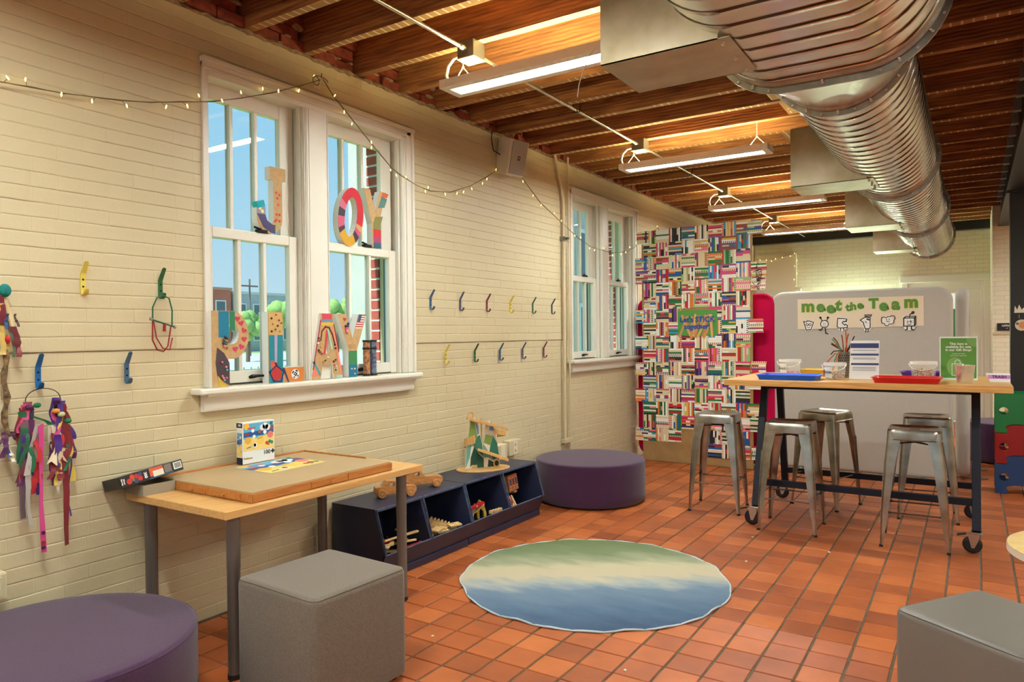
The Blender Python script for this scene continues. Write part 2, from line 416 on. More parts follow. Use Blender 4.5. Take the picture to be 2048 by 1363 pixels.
# exposed red bricks between the joist ends, ragged mortar bed on top of the painted wall
JY0, JP, JW, JZ = 2.86, .4064, .055, 3.022
rb = B(); small = B(); mort = B()
for k in range(-6, 25):
    ya, yb = JY0 + k*JP + JW + .004, JY0 + (k+1)*JP - .004
    if ya > YB-.1: break
    for r_ in range(4):
        z = 3.018 + r_*.068; y = ya - (.1 if r_ % 2 else .03)
        while y < yb:
            a, c = max(y+.004, ya), min(y+.2, yb); y += .208
            if c-a < .03: continue
            xf = rnd.uniform(-.03, .012)
            if 0 <= k < 9:
                q = B(); j = lambda: rnd.uniform(-.006, .006)
                q.add([(-.1,a,z+.004),(xf+j(),a+abs(j()),z+.004+j()*.5),(xf+j(),c-abs(j()),z+.004+j()*.5),(-.1,c,z+.004),(-.1,a,z+.06),(xf+j(),a+abs(j()),z+.06+j()*.5),(xf+j(),c-abs(j()),z+.06+j()*.5),(-.1,c,z+.06)],
                      [(3,2,1,0),(4,5,6,7),(0,1,5,4),(1,2,6,5),(2,3,7,6),(3,0,4,7)])
                q.build('brick', RED, wall_left)
            else: small.box(-.1, xf, a, c, z+.004, z+.06)
    if k < 12:
        for q in range(7):
            mort.ball((rnd.uniform(-.03,.0), rnd.uniform(ya, yb), rnd.choice([3.018, 3.084, 3.15])+rnd.uniform(-.006,.012)), rnd.uniform(.01,.028), 7, 5, (.7, rnd.uniform(.8,2), rnd.uniform(.5,1)))
o = small.build('red_brickwork', RED, wall_left); o['kind'] = 'stuff'
y = YF+.1
V = []; n = 0
while y < YB-.05:
    for q, (xx, zz) in enumerate([(-.3,3.0),(.004,3.0),(.008,3.012),(-.012,3.026),(-.3,3.026)]):
        V.append((xx+(rnd.uniform(-.007,.006) if 1 <= q <= 3 else 0), y, zz+(rnd.uniform(-.008,.008) if q in (1,2,3) else 0)))
    y += .035; n += 1
mort.add(V, [(i*5+k, (i+1)*5+k, (i+1)*5+(k+1) % 5, i*5+(k+1) % 5) for i in range(n-1) for k in range(5)])
mort.build('mortar_bed', MORTAR, wall_left)

# ---------------------------------------------------------------- end wall (with door), return wall, walls out of view
def brick_material(name, rgb, dark, s=1.0, proj='xz', bumpS=.6):
    m = bpy.data.materials.new(name); m.use_nodes = True; n = m.node_tree; p = n.nodes['Principled BSDF']
    g = n.nodes.new('ShaderNodeNewGeometry'); sp = n.nodes.new('ShaderNodeSeparateXYZ'); cb = n.nodes.new('ShaderNodeCombineXYZ')
    bt = n.nodes.new('ShaderNodeTexBrick'); bt.inputs['Scale'].default_value = 1; bt.inputs['Mortar Size'].default_value = .0035*s; bt.inputs['Brick Width'].default_value = .21*s; bt.inputs['Row Height'].default_value = CH*s
    bt.inputs['Color1'].default_value = lin(rgb); bt.inputs['Color2'].default_value = lin([c*.97 for c in rgb]); bt.inputs['Mortar'].default_value = lin(dark)
    bp = n.nodes.new('ShaderNodeBump'); bp.invert = True; bp.inputs['Strength'].default_value = bumpS; bp.inputs['Distance'].default_value = .006
    L = n.links.new; L(g.outputs['Position'], sp.inputs[0]); L(sp.outputs[{'x':0,'y':1}[proj[0]]], cb.inputs[0]); L(sp.outputs[2], cb.inputs[1]); L(cb.outputs[0], bt.inputs[0])
    L(bt.outputs['Color'], p.inputs['Base Color']); L(bt.outputs['Fac'], bp.inputs['Height']); L(bp.outputs[0], p.inputs['Normal'])
    p.inputs['Roughness'].default_value = .5; return m
BWX = brick_material('cream_brick_far', (232,224,196), (208,198,168))
b = B(); DX0, DX1, DZ = 2.36, 3.36, 2.14
b.box(-.33, DX0, YB, YB+.3, 0, 3.4); b.box(DX1, XR, YB, YB+.3, 0, 3.4); b.box(DX0, DX1, YB, YB+.3, DZ, 3.4)
struct(b.build('wall_back', BWX))
b = B(); b.box(3.44, XR, 11.4, YB, 0, 3.4); struct(b.build('wall_return', BWX))
b = B(); b.box(3.43, 3.75, 11.385, 11.4, 1.335, 1.36); struct(b.build('trim_5', PAINT))
b = B(); b.box(XR, XR+.3, YF, YB, 0, 3.4); struct(b.build('wall_right', PAINT))
b = B(); b.box(-.33, .5, YF-.3, YF, 0, 3.4); b.box(6.5, XR, YF-.3, YF, 0, 3.4); b.box(.5, 6.5, YF-.3, YF, 2.75, 3.4); b.box(.5, 6.5, YF-.3, YF, 0, .25); struct(b.build('wall_front', PAINT))
w5 = B().box(.5,.56,YF-.15,YF-.05,.25,2.75).box(6.44,6.5,YF-.15,YF-.05,.25,2.75).box(.56,6.44,YF-.15,YF-.05,.25,.31).box(.56,6.44,YF-.15,YF-.05,2.69,2.75).build('window_5', TRIM); struct(w5)  # unseen glazing added to let in cool fill daylight behind the camera
for k in range(5):
    if k: B().box(.56+1.176*k-.025,.56+1.176*k+.025,YF-.14,YF-.06,.31,2.69).build('mullion', TRIM, w5)
    B().box(.56+1.176*k+.03,.56+1.176*(k+1)-.03,YF-.102,YF-.098,.31,2.69).build('pane', glass('window_glass', (244,250,252), .018), w5)
d = struct(B().box(2.40, 3.32, YB+.02, YB+.06, .01, 2.02).build('door_1', TRIM))
fr = B(); fr.box(2.27, 2.36, YB-.025, YB+.04, 0, 2.23); fr.box(3.36, 3.44, YB-.025, YB+.04, 0, 2.23); fr.box(2.25, 3.44, YB-.03, YB+.04, 2.14, 2.25); fr.box(2.36, 2.40, YB, YB+.06, 0, 2.14); fr.box(3.32, 3.36, YB, YB+.06, 0, 2.14); fr.box(2.40, 3.32, YB, YB+.06, 2.02, 2.14)
fr.build('door_frame', TRIM, d, bevel=.006)
b = B(); b.box(2.55, 3.17, YB+.012, YB+.022, 1.0, 1.96); b.build('pane', M('glowing_frosted_pane', (232,240,236), .25, emit=((225,240,232), .55)), d)  # faint glow put into the pane itself, no lamp behind it
b = B(); b.box(2.66, 3.05, YB+.006, YB+.011, 1.2, 1.72); b.build('notice', M('green_poster', (70,140,88), .6), d)
b = B(); b.tube([(2.46,YB+.02,1.02),(2.46,YB-.04,1.02),(2.56,YB-.04,1.02)], .01, 8); b.build('door_handle', STEEL, d, 40)

# ---------------------------------------------------------------- ceiling: deck, joists, girder, end beam
def joist_material():
    m = bpy.data.materials.new('rough_sawn_joist'); m.use_nodes = True; n = m.node_tree; p = n.nodes['Principled BSDF']; L = n.links.new
    g = n.nodes.new('ShaderNodeNewGeometry'); mp = n.nodes.new('ShaderNodeMapping'); mp.inputs['Scale'].default_value = (.8, 9, 9)
    x = n.nodes.new('ShaderNodeTexNoise'); x.inputs['Scale'].default_value = 4; x.inputs['Detail'].default_value = 9; x.inputs['Distortion'].default_value = .6
    r = n.nodes.new('ShaderNodeValToRGB'); r.color_ramp.elements[0].position = .3; r.color_ramp.elements[0].color = lin((112,64,34)); r.color_ramp.elements[1].position = .72; r.color_ramp.elements[1].color = lin((182,118,66))
    # circular-saw marks
    w = n.nodes.new('ShaderNodeTexWave'); w.wave_type = 'RINGS'; w.inputs['Scale'].default_value = 14; w.inputs['Distortion'].default_value = 2.5; w.inputs['Detail'].default_value = 3
    mw = n.nodes.new('ShaderNodeMapping'); mw.inputs['Location'].default_value = (-1.2, 0, -2.2); mw.inputs['Scale'].default_value = (1, .02, 1)
    # pale lath marks across the underside
    sp = n.nodes.new('ShaderNodeSeparateXYZ'); m1 = n.nodes.new('ShaderNodeMath'); m1.operation = 'MULTIPLY'; m1.inputs[1].default_value = 1/.052
    fr_ = n.nodes.new('ShaderNodeMath'); fr_.operation = 'FRACT'; cmp_ = n.nodes.new('ShaderNodeMath'); cmp_.operation = 'LESS_THAN'; cmp_.inputs[1].default_value = .2
    sn = n.nodes.new('ShaderNodeSeparateXYZ'); dn = n.nodes.new('ShaderNodeMath'); dn.operation = 'LESS_THAN'; dn.inputs[1].default_value = -.5
    mu = n.nodes.new('ShaderNodeMath'); mu.operation = 'MULTIPLY'; nb = n.nodes.new('ShaderNodeTexNoise'); nb.inputs['Scale'].default_value = 2.2
    nr = n.nodes.new('ShaderNodeMath'); nr.operation = 'GREATER_THAN'; nr.inputs[1].default_value = .46; mu2 = n.nodes.new('ShaderNodeMath'); mu2.operation = 'MULTIPLY'
    mx = n.nodes.new('ShaderNodeMix'); mx.data_type = 'RGBA'; mx.inputs[7].default_value = lin((208,190,152))
    mxb = n.nodes.new('ShaderNodeMix'); mxb.data_type = 'RGBA'; mxb.inputs[7].default_value = lin((168,132,84)); hf = n.nodes.new('ShaderNodeMath'); hf.operation = 'MULTIPLY'; hf.inputs[1].default_value = .6
    L(g.outputs['Position'], mp.inputs[0]); L(mp.outputs[0], x.inputs[0]); L(x.outputs[0], r.inputs[0])
    L(g.outputs['Position'], sp.inputs[0]); L(sp.outputs[0], m1.inputs[0]); L(m1.outputs[0], fr_.inputs[0]); L(fr_.outputs[0], cmp_.inputs[0])
    L(g.outputs['True Normal'], sn.inputs[0]); L(sn.outputs[2], dn.inputs[0]); L(cmp_.outputs[0], mu.inputs[0]); L(dn.outputs[0], mu.inputs[1])
    L(g.outputs['Position'], nb.inputs[0]); L(nb.outputs[0], nr.inputs[0]); L(mu.outputs[0], mu2.inputs[0]); L(nr.outputs[0], mu2.inputs[1])
    L(dn.outputs[0], hf.inputs[0]); L(hf.outputs[0], mxb.inputs[0]); L(r.outputs[0], mxb.inputs[6])
    L(mxb.outputs[2], mx.inputs[6]); L(mu2.outputs[0], mx.inputs[0]); L(mx.outputs[2], p.inputs['Base Color'])
    L(g.outputs['Position'], mw.inputs[0]); L(mw.outputs[0], w.inputs[0])
    ad = n.nodes.new('ShaderNodeMath'); ad.operation = 'ADD'; bp = n.nodes.new('ShaderNodeBump'); bp.inputs['Strength'].default_value = .35; bp.inputs['Distance'].default_value = .004
    L(w.outputs['Fac'], ad.inputs[0]); L(x.outputs[0], ad.inputs[1]); L(ad.outputs[0], bp.inputs['Height']); L(bp.outputs[0], p.inputs['Normal'])
    p.inputs['Roughness'].default_value = .8; return m
JOIST = joist_material(); DECK = grain('deck_board', (96,62,38), (58,36,22), 4, (9,.8,9), .85)
b = B(); b.box(-.33, XR, YF, YB+.3, ZC, ZC+.12); ceiling = struct(b.build('ceiling', DECK))
GX = 3.53
for k in range(-16, 25):
    ya = JY0 + k*JP
    if ya > YB-.15: break
    n = 14; V = []; amp = .012 if k in (0,) else .003
    for i in range(n+1):
        x = lerp(-.12, GX-.004, i/n); j = lambda s=1: rnd.uniform(-.0025, .0025)*s
        V += [(x, ya+j(), JZ+abs(j(amp/.003))), (x, ya+JW+j(), JZ+abs(j(amp/.003))), (x, ya+JW, ZC), (x, ya, ZC)]
    F = [(0,1,2,3), (4*n+3,4*n+2,4*n+1,4*n)] + [(4*i+t, 4*i+(t+1) % 4, 4*i+4+(t+1) % 4, 4*i+4+t) for i in range(n) for t in range(4)]
    B().add(V, F).build('joist', JOIST, ceiling)
    if k % 1 == 0 and 0 <= k <= 20:                                  # joist hanger on the girder
        B().box(GX-.05, GX-.001, ya-.006, ya+JW+.006, JZ-.004, JZ+.10).build('joist_hanger', M('hanger_metal', (150,146,138), .5, .6), ceiling)
for k, x in ((4, 2.05), (5, 2.03), (6, 2.06), (8, 1.9)):
    B().box(x, x+.09, JY0+k*JP+JW, JY0+(k+1)*JP, JZ+.008, JZ+.2).build('blocking', JOIST, ceiling)
b = B(); b.box(GX, GX+.2, YF, 11.4, 2.75, ZC); b.box(GX-.03, GX, YF, 11.4, 2.75, 2.765); struct(b.build('girder', BLACK))
for k in range(-16, 25):                                             # joists on the far side of the girder
    ya = JY0 + k*JP + .06
    if ya < 11.3: B().box(GX+.2, XR, ya, ya+JW, JZ, ZC).build('joist', JOIST, ceiling)
b = B(); b.box(0.0, 3.53, YB-.16, YB, 2.9, ZC); struct(b.build('end_beam', BLACK))
col = thing('steel_column', 'black box column rising to the girder behind the puzzle-shaped panels', 'column', (3.64, 8.68, 0))
B().box(GX, GX+.22, 8.57, 8.79, 0, 2.75).build('shaft', M('black_column', (30,27,26), .5), col, bevel=.004)
B().box(GX-.03, GX+.25, 8.54, 8.82, 2.73, 2.75).build('cap_plate', BLACK, col)
b = Flat((3.60, 8.569, 1.54), (1,0,0), (0,0,1))
b.poly([(-.04,.02),(-.035,.09),(-.015,.05),(.0,.1),(.02,.05),(.045,.08),(.05,.02)], (228,214,190), 1); b.stroke([(.0,0),(.0,-.03)], .004, (200,190,170), 1)
b.disc(.02,-.1,.055,(226,206,176),1); b.disc(.03,-.1,.035,(232,150,106),2); b.disc(-.015,-.085,.012,(90,110,80),2)
b.build('paper_decoration', PRINT, col)

# ---------------------------------------------------------------- windows
WG = glass('window_glass', (244,250,252), .006); DARKFR = M('teal_grey_outer_frame', (84,112,120), .5); IRON = M('black_iron', (24,24,26), .4, .6)
def window_pair(dy, n0):
    z0, z1, zm = 1.15, 2.715, 1.945
    t = B()                                                          # casing, mullion, head, jamb linings
    t.box(-.10, .012, 2.19+dy, 2.222+dy, z0, 2.79)
    t.box(-.10, .014, 2.84+dy, 3.012+dy, z0, 2.73)
    t.box(-.10, .016, 3.668+dy, 3.70+dy, z0, 2.73); t.box(-.02, .024, 3.70+dy, 3.715+dy, z0, 2.74); t.box(-.02, .017, 3.715+dy, 3.755+dy, z0, 2.77); t.box(-.02, .03, 3.755+dy, 3.775+dy, z0, 2.79)
    t.box(-.10, .016, 2.222+dy, 3.668+dy, 2.705, 2.735); t.box(-.02, .024, 2.19+dy, 3.715+dy, 2.735, 2.745); t.box(-.02, .017, 2.19+dy, 3.755+dy, 2.745, 2.772); t.box(-.02, .034, 2.185+dy, 3.78+dy, 2.772, 2.795)
    for a in (2.825, 2.846, 2.862): t.box(.0, .014+.004, a+dy, a+.007+dy, z0, 2.705)
    for a in (3.0, 3.655, 3.675): t.box(.0, .02, a+dy, a+.006+dy, z0, 2.705)
    cas = struct(t.build('trim_%d' % n0, TRIM, bevel=.003))
    s = B(); s.box(-.12, .075, 2.115+dy, 3.79+dy, 1.118, 1.148); s.build('sill', TRIM, cas, bevel=.008)
    s = B(); prof = [(-.004,1.118),(.062,1.118),(.062,1.108),(.045,1.1),(.034,1.085),(.03,1.06),(.032,1.045),(.026,1.032),(-.004,1.03)]
    s.plate(prof, lambda u, v, q: (u, q, v), 2.165+dy, 3.745+dy); s.build('apron', TRIM, cas, 40)
    for w, (a, c) in enumerate(((2.222, 2.84), (3.012, 3.668))):
        a += dy; c += dy
        win = bpy.data.objects.new('window_%d' % (n0*2-1+w), None); COL.objects.link(win); win.location = (-.06, (a+c)/2, z0); struct(win)
        g0, g1 = a+.045, c-.085
        for nm, xa, zb, zt, gb, gt in (('upper_sash', -.10, zm-.03, 2.71, 1.972, 2.625), ('lower_sash', -.055, 1.152, zm+.02, 1.222, 1.912)):
            gg1 = g1 - (.022 if nm[0] == 'u' else 0); st = c-(.012 if nm[0] == 'u' else .022)
            q = B(); q.box(xa-.02, xa+.02, a, g0, zb, zt); q.box(xa-.02, xa+.02, gg1, st, zb, zt); q.box(xa-.02, xa+.02, g0, gg1, zb, gb); q.box(xa-.02, xa+.02, g0, gg1, gt, zt)
            sash = q.build(nm, TRIM, win, bevel=.004)
            w3 = (gg1-g0)/3
            for k in (1, 2):
                q = B(); yy = g0+w3*k; q.box(xa-.016, xa+.014, yy-.009, yy+.009, gb, gt); q.box(xa-.02, xa-.016, yy-.014, yy+.014, gb, gt); q.build('muntin', TRIM, sash)
            for k in range(3): B().box(xa-.004, xa+.000, g0+w3*k+.006, g0+w3*(k+1)-.006, gb+.001, gt-.001).build('pane', WG, sash)
        q = B(); q.box(-.035, -.005, c-.025, c-.004, z0, 2.705); q.box(-.13, -.115, c-.025, c-.0, z0, 2.705); q.build('stop', TRIM, win, bevel=.002)
        q = B(); q.box(-.155, -.122, c-.014, c-.002, z0, 2.715); q.box(-.155, -.122, a+.002, a+.03, z0, 2.715); q.box(-.155, -.122, a, c, 2.67, 2.715); q.build('outer_frame', DARKFR, win)
        ym = (a+c)/2-.02
        q = B(); q.tube([(-.03, ym-.035, 1.185), (-.012, ym-.03, 1.19), (-.008, ym, 1.192), (-.012, ym+.05, 1.19), (-.03, ym+.055, 1.19)], .008, 7, radii=[.009,.012,.008,.006,.006]); q.build('sash_lift', IRON, win, 40)
        q = B(); q.box(-.034, -.03, g0, g1, 1.155, 1.16); q.build('weather_strip', IRON, win)
        q = B(); q.obox((-.04, ym+.06, zm+.028), (.03,.06,.016)); q.tube([(-.03,ym+.05,zm+.036),(-.02,ym+.0,zm+.044)], .006, 6); q.build('sash_lock', IRON, win, 40)
    # brick reveals of the masonry opening outside
    for yy in (3.668,):
        for r_ in range(22):
            z = 1.16 + r_*.071
            B().box(-.325, -.222, yy+.012+dy, yy+.12+dy, z, z+.056).build('brick', M('outside_brick', (190,92,80), .8, noise=(20, (164,76,66))), wall_left)
    q = B(); q.box(-.318, -.222, 3.684+dy, 3.78+dy, 1.15, 2.715); q.build('mortar', M('pale_mortar', (226,222,214), .9), wall_left)
window_pair(0, 1); window_pair(3.88, 2)

# ---------------------------------------------------------------- outside
LAWN = M('lawn', (150,184,108), .9, noise=(.6, (126,164,90))); gnd = B(); gnd.box(-160, -.33, -60, 200, -1.1, -.6); g = struct(gnd.build('ground_outside', LAWN))
b = B(); b.box(-70, -30, -50, 190, -.6, -.57); struct(b.build('street', M('asphalt', (186,186,184), .9)))  # asphalt lightened, haze put into its colour
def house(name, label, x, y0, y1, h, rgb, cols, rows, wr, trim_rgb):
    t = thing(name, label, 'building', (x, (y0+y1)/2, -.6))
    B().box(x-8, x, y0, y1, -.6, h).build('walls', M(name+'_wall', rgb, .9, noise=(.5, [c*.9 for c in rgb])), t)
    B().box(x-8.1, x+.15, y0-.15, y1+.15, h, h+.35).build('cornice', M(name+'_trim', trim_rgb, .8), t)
    for i in range(cols):
        for j in range(rows):
            yc = lerp(y0, y1, (i+.5)/cols); zc = lerp(.2, h-.6, (j+.5)/rows); w = (y1-y0)/cols*wr
            f = B().box(x, x+.12, yc-w/2-.15, yc+w/2+.15, zc-.95, zc+.95).build('window', M('house_window_frame', (232,232,230), .7), t)
            B().box(x+.1, x+.14, yc-w/2, yc+w/2, zc-.8, zc+.8).build('pane', M('house_pane', (96,112,124), .2), f)
house('brick_townhouse', 'red brick house seen far off through the window above the letter P', -80, 51, 60.6, 7.6, (204,120,102), 3, 2, .4, (196,150,130))  # wall colours of the houses paled to imitate haze
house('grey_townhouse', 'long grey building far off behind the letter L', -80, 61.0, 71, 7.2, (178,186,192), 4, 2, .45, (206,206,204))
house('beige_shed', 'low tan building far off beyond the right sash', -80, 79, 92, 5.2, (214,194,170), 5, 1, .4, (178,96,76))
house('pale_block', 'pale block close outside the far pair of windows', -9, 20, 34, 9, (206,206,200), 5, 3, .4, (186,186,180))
rt_ = random.Random(3)
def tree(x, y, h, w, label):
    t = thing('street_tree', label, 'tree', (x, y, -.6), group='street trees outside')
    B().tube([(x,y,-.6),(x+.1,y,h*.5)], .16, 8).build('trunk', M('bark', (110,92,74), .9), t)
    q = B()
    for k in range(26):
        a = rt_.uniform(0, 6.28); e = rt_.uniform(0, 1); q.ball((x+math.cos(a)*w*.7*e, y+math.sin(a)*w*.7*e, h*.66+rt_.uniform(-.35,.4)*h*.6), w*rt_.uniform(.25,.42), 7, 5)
    q.build('crown', M('foliage', (158,196,112), .8, noise=(3, (126,170,88)), bump=(6, 1)), t, 89)  # leaf colour paled as well, standing in for haze
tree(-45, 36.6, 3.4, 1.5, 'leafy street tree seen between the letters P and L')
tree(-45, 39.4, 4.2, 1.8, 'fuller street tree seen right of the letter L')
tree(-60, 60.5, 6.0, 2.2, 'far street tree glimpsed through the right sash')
pole = thing('utility_pole', 'thin wooden utility pole with crossarm far outside the left sash', 'pole', (-60, 48.3, -.6))
B().tube([(-60,48.3,-.6),(-60,48.3,7.4)], .09, 7).build('post', M('weathered_wood', (120,108,98), .9), pole)
B().box(-60.06, -59.94, 47.3, 49.3, 6.6, 6.75).build('crossarm', M('weathered_wood', (120,108,98), .9), pole)
fn_ = thing('garden_fence', 'low pale garden fence on the lawn outside the left sash', 'fence', (-22, 20, -.6))
for k in range(26): B().box(-22.03, -22, 14+k*.35, 14.08+k*.35, -.6, .15).build('picket', M('fence_paint', (216,220,210), .7), fn_)
for z in (-.35, .0): B().box(-22.06, -22.03, 13.9, 23, z, z+.07).build('rail', M('fence_paint', (216,220,210), .7), fn_)

# ================================================================ UNDER THE CEILING
# ---------------------------------------------------------------- suspended linear lights
HOUS = M('fixture_white', (240,234,222), .4); WIRE = M('white_wire', (225,222,212), .5)
DIFF = M('lit_diffuser', (230,240,244), .4, emit=((247,255,250), LAMP_DOWN)); UPL = M('lit_uplight', (240,240,220), .4, emit=((255,244,176), LAMP_UP))
def fixture(x0, y0, label, grp='suspended linear lights'):
    L, Wd, z = 1.22, .19, 2.78
    t = thing('linear_light', label, 'ceiling light', (x0+L/2, y0+Wd/2, z), 0, grp)
    b = B(); b.box(x0, x0+.05, y0, y0+Wd, z, z+.05); b.box(x0+L-.05, x0+L, y0, y0+Wd, z, z+.05); b.box(x0+.05, x0+L-.05, y0, y0+.05, z, z+.05); b.box(x0+.05, x0+L-.05, y0+Wd-.05, y0+Wd, z, z+.05)
    b.box(x0+.05, x0+L-.05, y0+.05, y0+Wd-.05, z+.02, z+.03)
    b.build('housing', HOUS, t, bevel=.004)
    B().box(x0+.052, x0+L-.052, y0+.052, y0+Wd-.052, z+.004, z+.012).build('diffuser', DIFF, t)
    B().box(x0+.06, x0+L-.06, y0+.06, y0+Wd-.06, z+.04, z+.046).build('uplight_lens', UPL, t)
    ym = y0+Wd/2
    for xx in (x0+.1, x0+L-.1):
        b = B(); b.tube([(xx, ym, 3.02), (xx, ym, 2.91)], .003, 5); b.tube([(xx,ym,2.91),(xx-.07,ym,2.83)], .0025, 5); b.tube([(xx,ym,2.91),(xx+.07,ym,2.83)], .0025, 5); b.ball((xx,ym,2.91), .008, 6, 4)
        b.build('suspension_wire', WIRE, t)
    return t
fx1 = fixture(.70, 3.20, 'nearest white linear light, its right end behind the first duct outlet')
fixture(.70, 5.63, 'white linear light seen whole, second from the camera')
fixture(.70, 8.07, 'third white linear light, hanging left of the third duct outlet')
fixture(.70, 10.50, 'farthest white linear light, nearest the end wall')
for k, (x, y) in enumerate(((.70,.77),(.70,-1.66),(4.6,-1.66),(4.6,.77),(4.6,3.2),(4.6,5.63),(4.6,8.07),(4.6,10.4))):  # unseen: left pair continues the row, right-hand row added for fill light
    fixture(x, y, 'unseen white linear light added outside the picture to light the room', 'linear lights outside the picture')
# conduit with junction boxes and feed cables
cz = 2.975; cx = .87
t = thing('ceiling_conduit', 'steel conduit with junction boxes strung under the joists along the lights', 'conduit', (cx, 3, cz))
jb = [(.79, .88), (3.22, 3.30), (5.64, 5.72), (8.07, 8.15), (10.45, 10.53)]
prev = -1.5
for a, c in jb:
    b = B(); b.tube([(cx, prev, cz), (cx, a-.02, cz)], .0105, 10); b.tube([(cx,a-.05,cz),(cx,a-.005,cz)], .015, 10); b.build('pipe', GALV, t, 40)
    x = B().box(cx-.055, cx+.055, a, c+.03, cz-.045, cz+.047).build('junction_box', M('box_dark_metal', (120,116,108), .45, .8), t, bevel=.003)
    B().box(cx-.058, cx+.058, a-.003, c+.033, cz-.05, cz-.045).build('cover_plate', GALV, x)
    # cable down to the lamp
    p0 = Vector((cx-.055, a+.05, cz-.01)); P = [p0, p0+Vector((-.06,0,-.005)), p0+Vector((-.10,0,-.04)), p0+Vector((-.115,0,-.09)), p0+Vector((-.10,0,-.135)), p0+Vector((-.065,.0,-.165))]
    B().tube(P, .009, 8).build('feed_cable', WIRE, t, 60)
    prev = c+.03
B().tube([(cx, prev, cz), (cx, YB-.2, cz)], .0105, 10).build('pipe', GALV, t, 40)
for y in (4.55, 6.95, 9.3): B().tube([(cx-.03,y,cz+.045),(cx-.02,y,cz-.012),(cx+.02,y,cz-.012),(cx+.03,y,cz+.045)], .005, 6).build('strap', IRON, t)
b = B(); b.tube([(1.96,2.89,3.03),(1.95,2.9,2.95),(1.90,2.92,2.8),(1.825,2.93,2.702),(1.775,2.93,2.651),(1.736,2.93,2.58),(1.718,2.93,2.527),(1.71,2.93,2.475)], .0022, 5); o = b.build('loose_wire', WIRE, None, 60); tag(o, 'thin white wire dangling from a joist beside the nearest light', 'wire')
for k, (x, y, w) in enumerate(((2.1, 4.1, 'just behind the first duct outlet'), (2.0, 6.9, 'beyond the second linear light'))):
    t = thing('sprinkler_head', 'small chrome sprinkler head ' + w, 'sprinkler', (x, y, 3.0))
    B().tube([(x,y,3.1),(x,y,2.985)], .008, 8).build('drop_pipe', GALV, t, 40); B().lathe([(.022,2.985),(.025,2.98),(.01,2.975)], 10, (x,y,0)).build('escutcheon', GALV, t, 40)
    B().lathe([(.006,2.945),(.007,2.975)], 8, (x,y,0)).build('glass_bulb', M('red_bulb', (170,40,40), .2), t); B().lathe([(.018,2.938),(.019,2.942),(.006,2.945)], 10, (x,y,0)).build('deflector', GALV, t)
    b = B(); b.tube([(x-.008,y,2.98),(x-.013,y,2.96),(x-.006,y,2.943)], .003, 5); b.tube([(x+.008,y,2.98),(x+.013,y,2.96),(x+.006,y,2.943)], .003, 5); b.build('frame_arm', GALV, t)

# ---------------------------------------------------------------- spiral duct: flat oval run, reducer, round run with outlets
DCX, DCZ, DR = 2.70, 2.722, .295                          # round part
O_L, O_R, O_Z, O_RAD = 2.588, 2.863, 2.68, .28            # flat oval part: end centres, height, end radius
duct = thing('spiral_duct', 'big galvanised spiral duct running under the joists with box outlets', 'duct', (2.7, 4, 2.43))
def ring_round(n, r, y): return [(DCX+r*math.cos(a), y, DCZ+r*math.sin(a)) for a in [2*math.pi*i/n+math.pi/2 for i in range(n)]]
def ring_oval(n, dr, y):
    out = []
    for i in range(n):
        a = 2*math.pi*i/n+math.pi/2; c = O_R if math.cos(a) >= 0 else O_L; r = O_RAD+dr
        if abs(math.cos(a)) < 1e-6: c = (O_L+O_R)/2
        out.append((c+r*math.cos(a), y, O_Z+r*math.sin(a)))
    return out
def seam_steel():
    m = GALV.copy(); m.name = 'spiral_seam_steel'; n = m.node_tree; p = n.nodes['Principled BSDF']; L = n.links.new
    at = n.nodes.new('ShaderNodeAttribute'); at.attribute_name = 'seam'; fr_ = n.nodes.new('ShaderNodeMath'); fr_.operation = 'FRACT'; gt = n.nodes.new('ShaderNodeMath'); gt.operation = 'GREATER_THAN'; gt.inputs[1].default_value = .9
    mx = n.nodes.new('ShaderNodeMix'); mx.data_type = 'RGBA'; mx.inputs[7].default_value = lin((74,58,46)); src = p.inputs['Base Color'].links[0].from_socket
    L(at.outputs['Fac'], fr_.inputs[0]); L(fr_.outputs[0], gt.inputs[0]); L(gt.outputs[0], mx.inputs[0]); L(src, mx.inputs[6]); L(mx.outputs[2], p.inputs['Base Color']); return m
SEAM = seam_steel()
def spiral(name, y0, y1, oval=False, pitch=.122, n=56):
    st = pitch/8; m = int((y1-y0)/st); V = []; F = []; S = []
    for i in range(m+1):
        y = y0 + (y1-y0)*i/m; base = ring_oval(n, 0, y) if oval else ring_round(n, DR, y)
        for k, p in enumerate(base):
            ph = ((y/pitch) + k/n) % 1.0; h = .0045 if ph < .12 else (-.0015 if ph > .86 else 0)
            cx_, cz_ = (p[0], O_Z) if oval else (DCX, DCZ)
            a = 2*math.pi*k/n+math.pi/2; V.append((p[0]+h*math.cos(a), y, p[2]+h*math.sin(a))); S.append(y/pitch + k/n + 50)
    for i in range(m):
        for k in range(n): F.append((i*n+k, i*n+(k+1) % n, (i+1)*n+(k+1) % n, (i+1)*n+k))
    o = B().add(V, F).build(name, SEAM, duct, 25); o.data.attributes.new('seam', 'FLOAT', 'POINT').data.foreach_set('value', S); return o
def loft(rings):
    n = len(rings[0]); V = [p for r in rings for p in r]; m = len(rings)
    return B().add(V, [(i*n+k, i*n+(k+1) % n, (i+1)*n+(k+1) % n, (i+1)*n+k) for i in range(m-1) for k in range(n)])
FY = [3.07, 3.63, 6.28, 8.885, 11.6]
spiral('duct_section', -1.5, FY[0]-.03, True); spiral('duct_section', FY[1]+.03, FY[2]-.03); spiral('duct_section', FY[2]+.03, FY[3]-.03); spiral('duct_section', FY[3]+.03, FY[4]-.03)
n = 56; loft([[ (lerp(a[0],c[0],s_), lerp(FY[0]+.03,FY[1]-.03,s_), lerp(a[2],c[2],s_)) for a, c in zip(ring_oval(n,0,0), ring_round(n,DR,0))] for s_ in [0,.15,.5,.85,1]]).build('reducer', GALV, duct, 30)
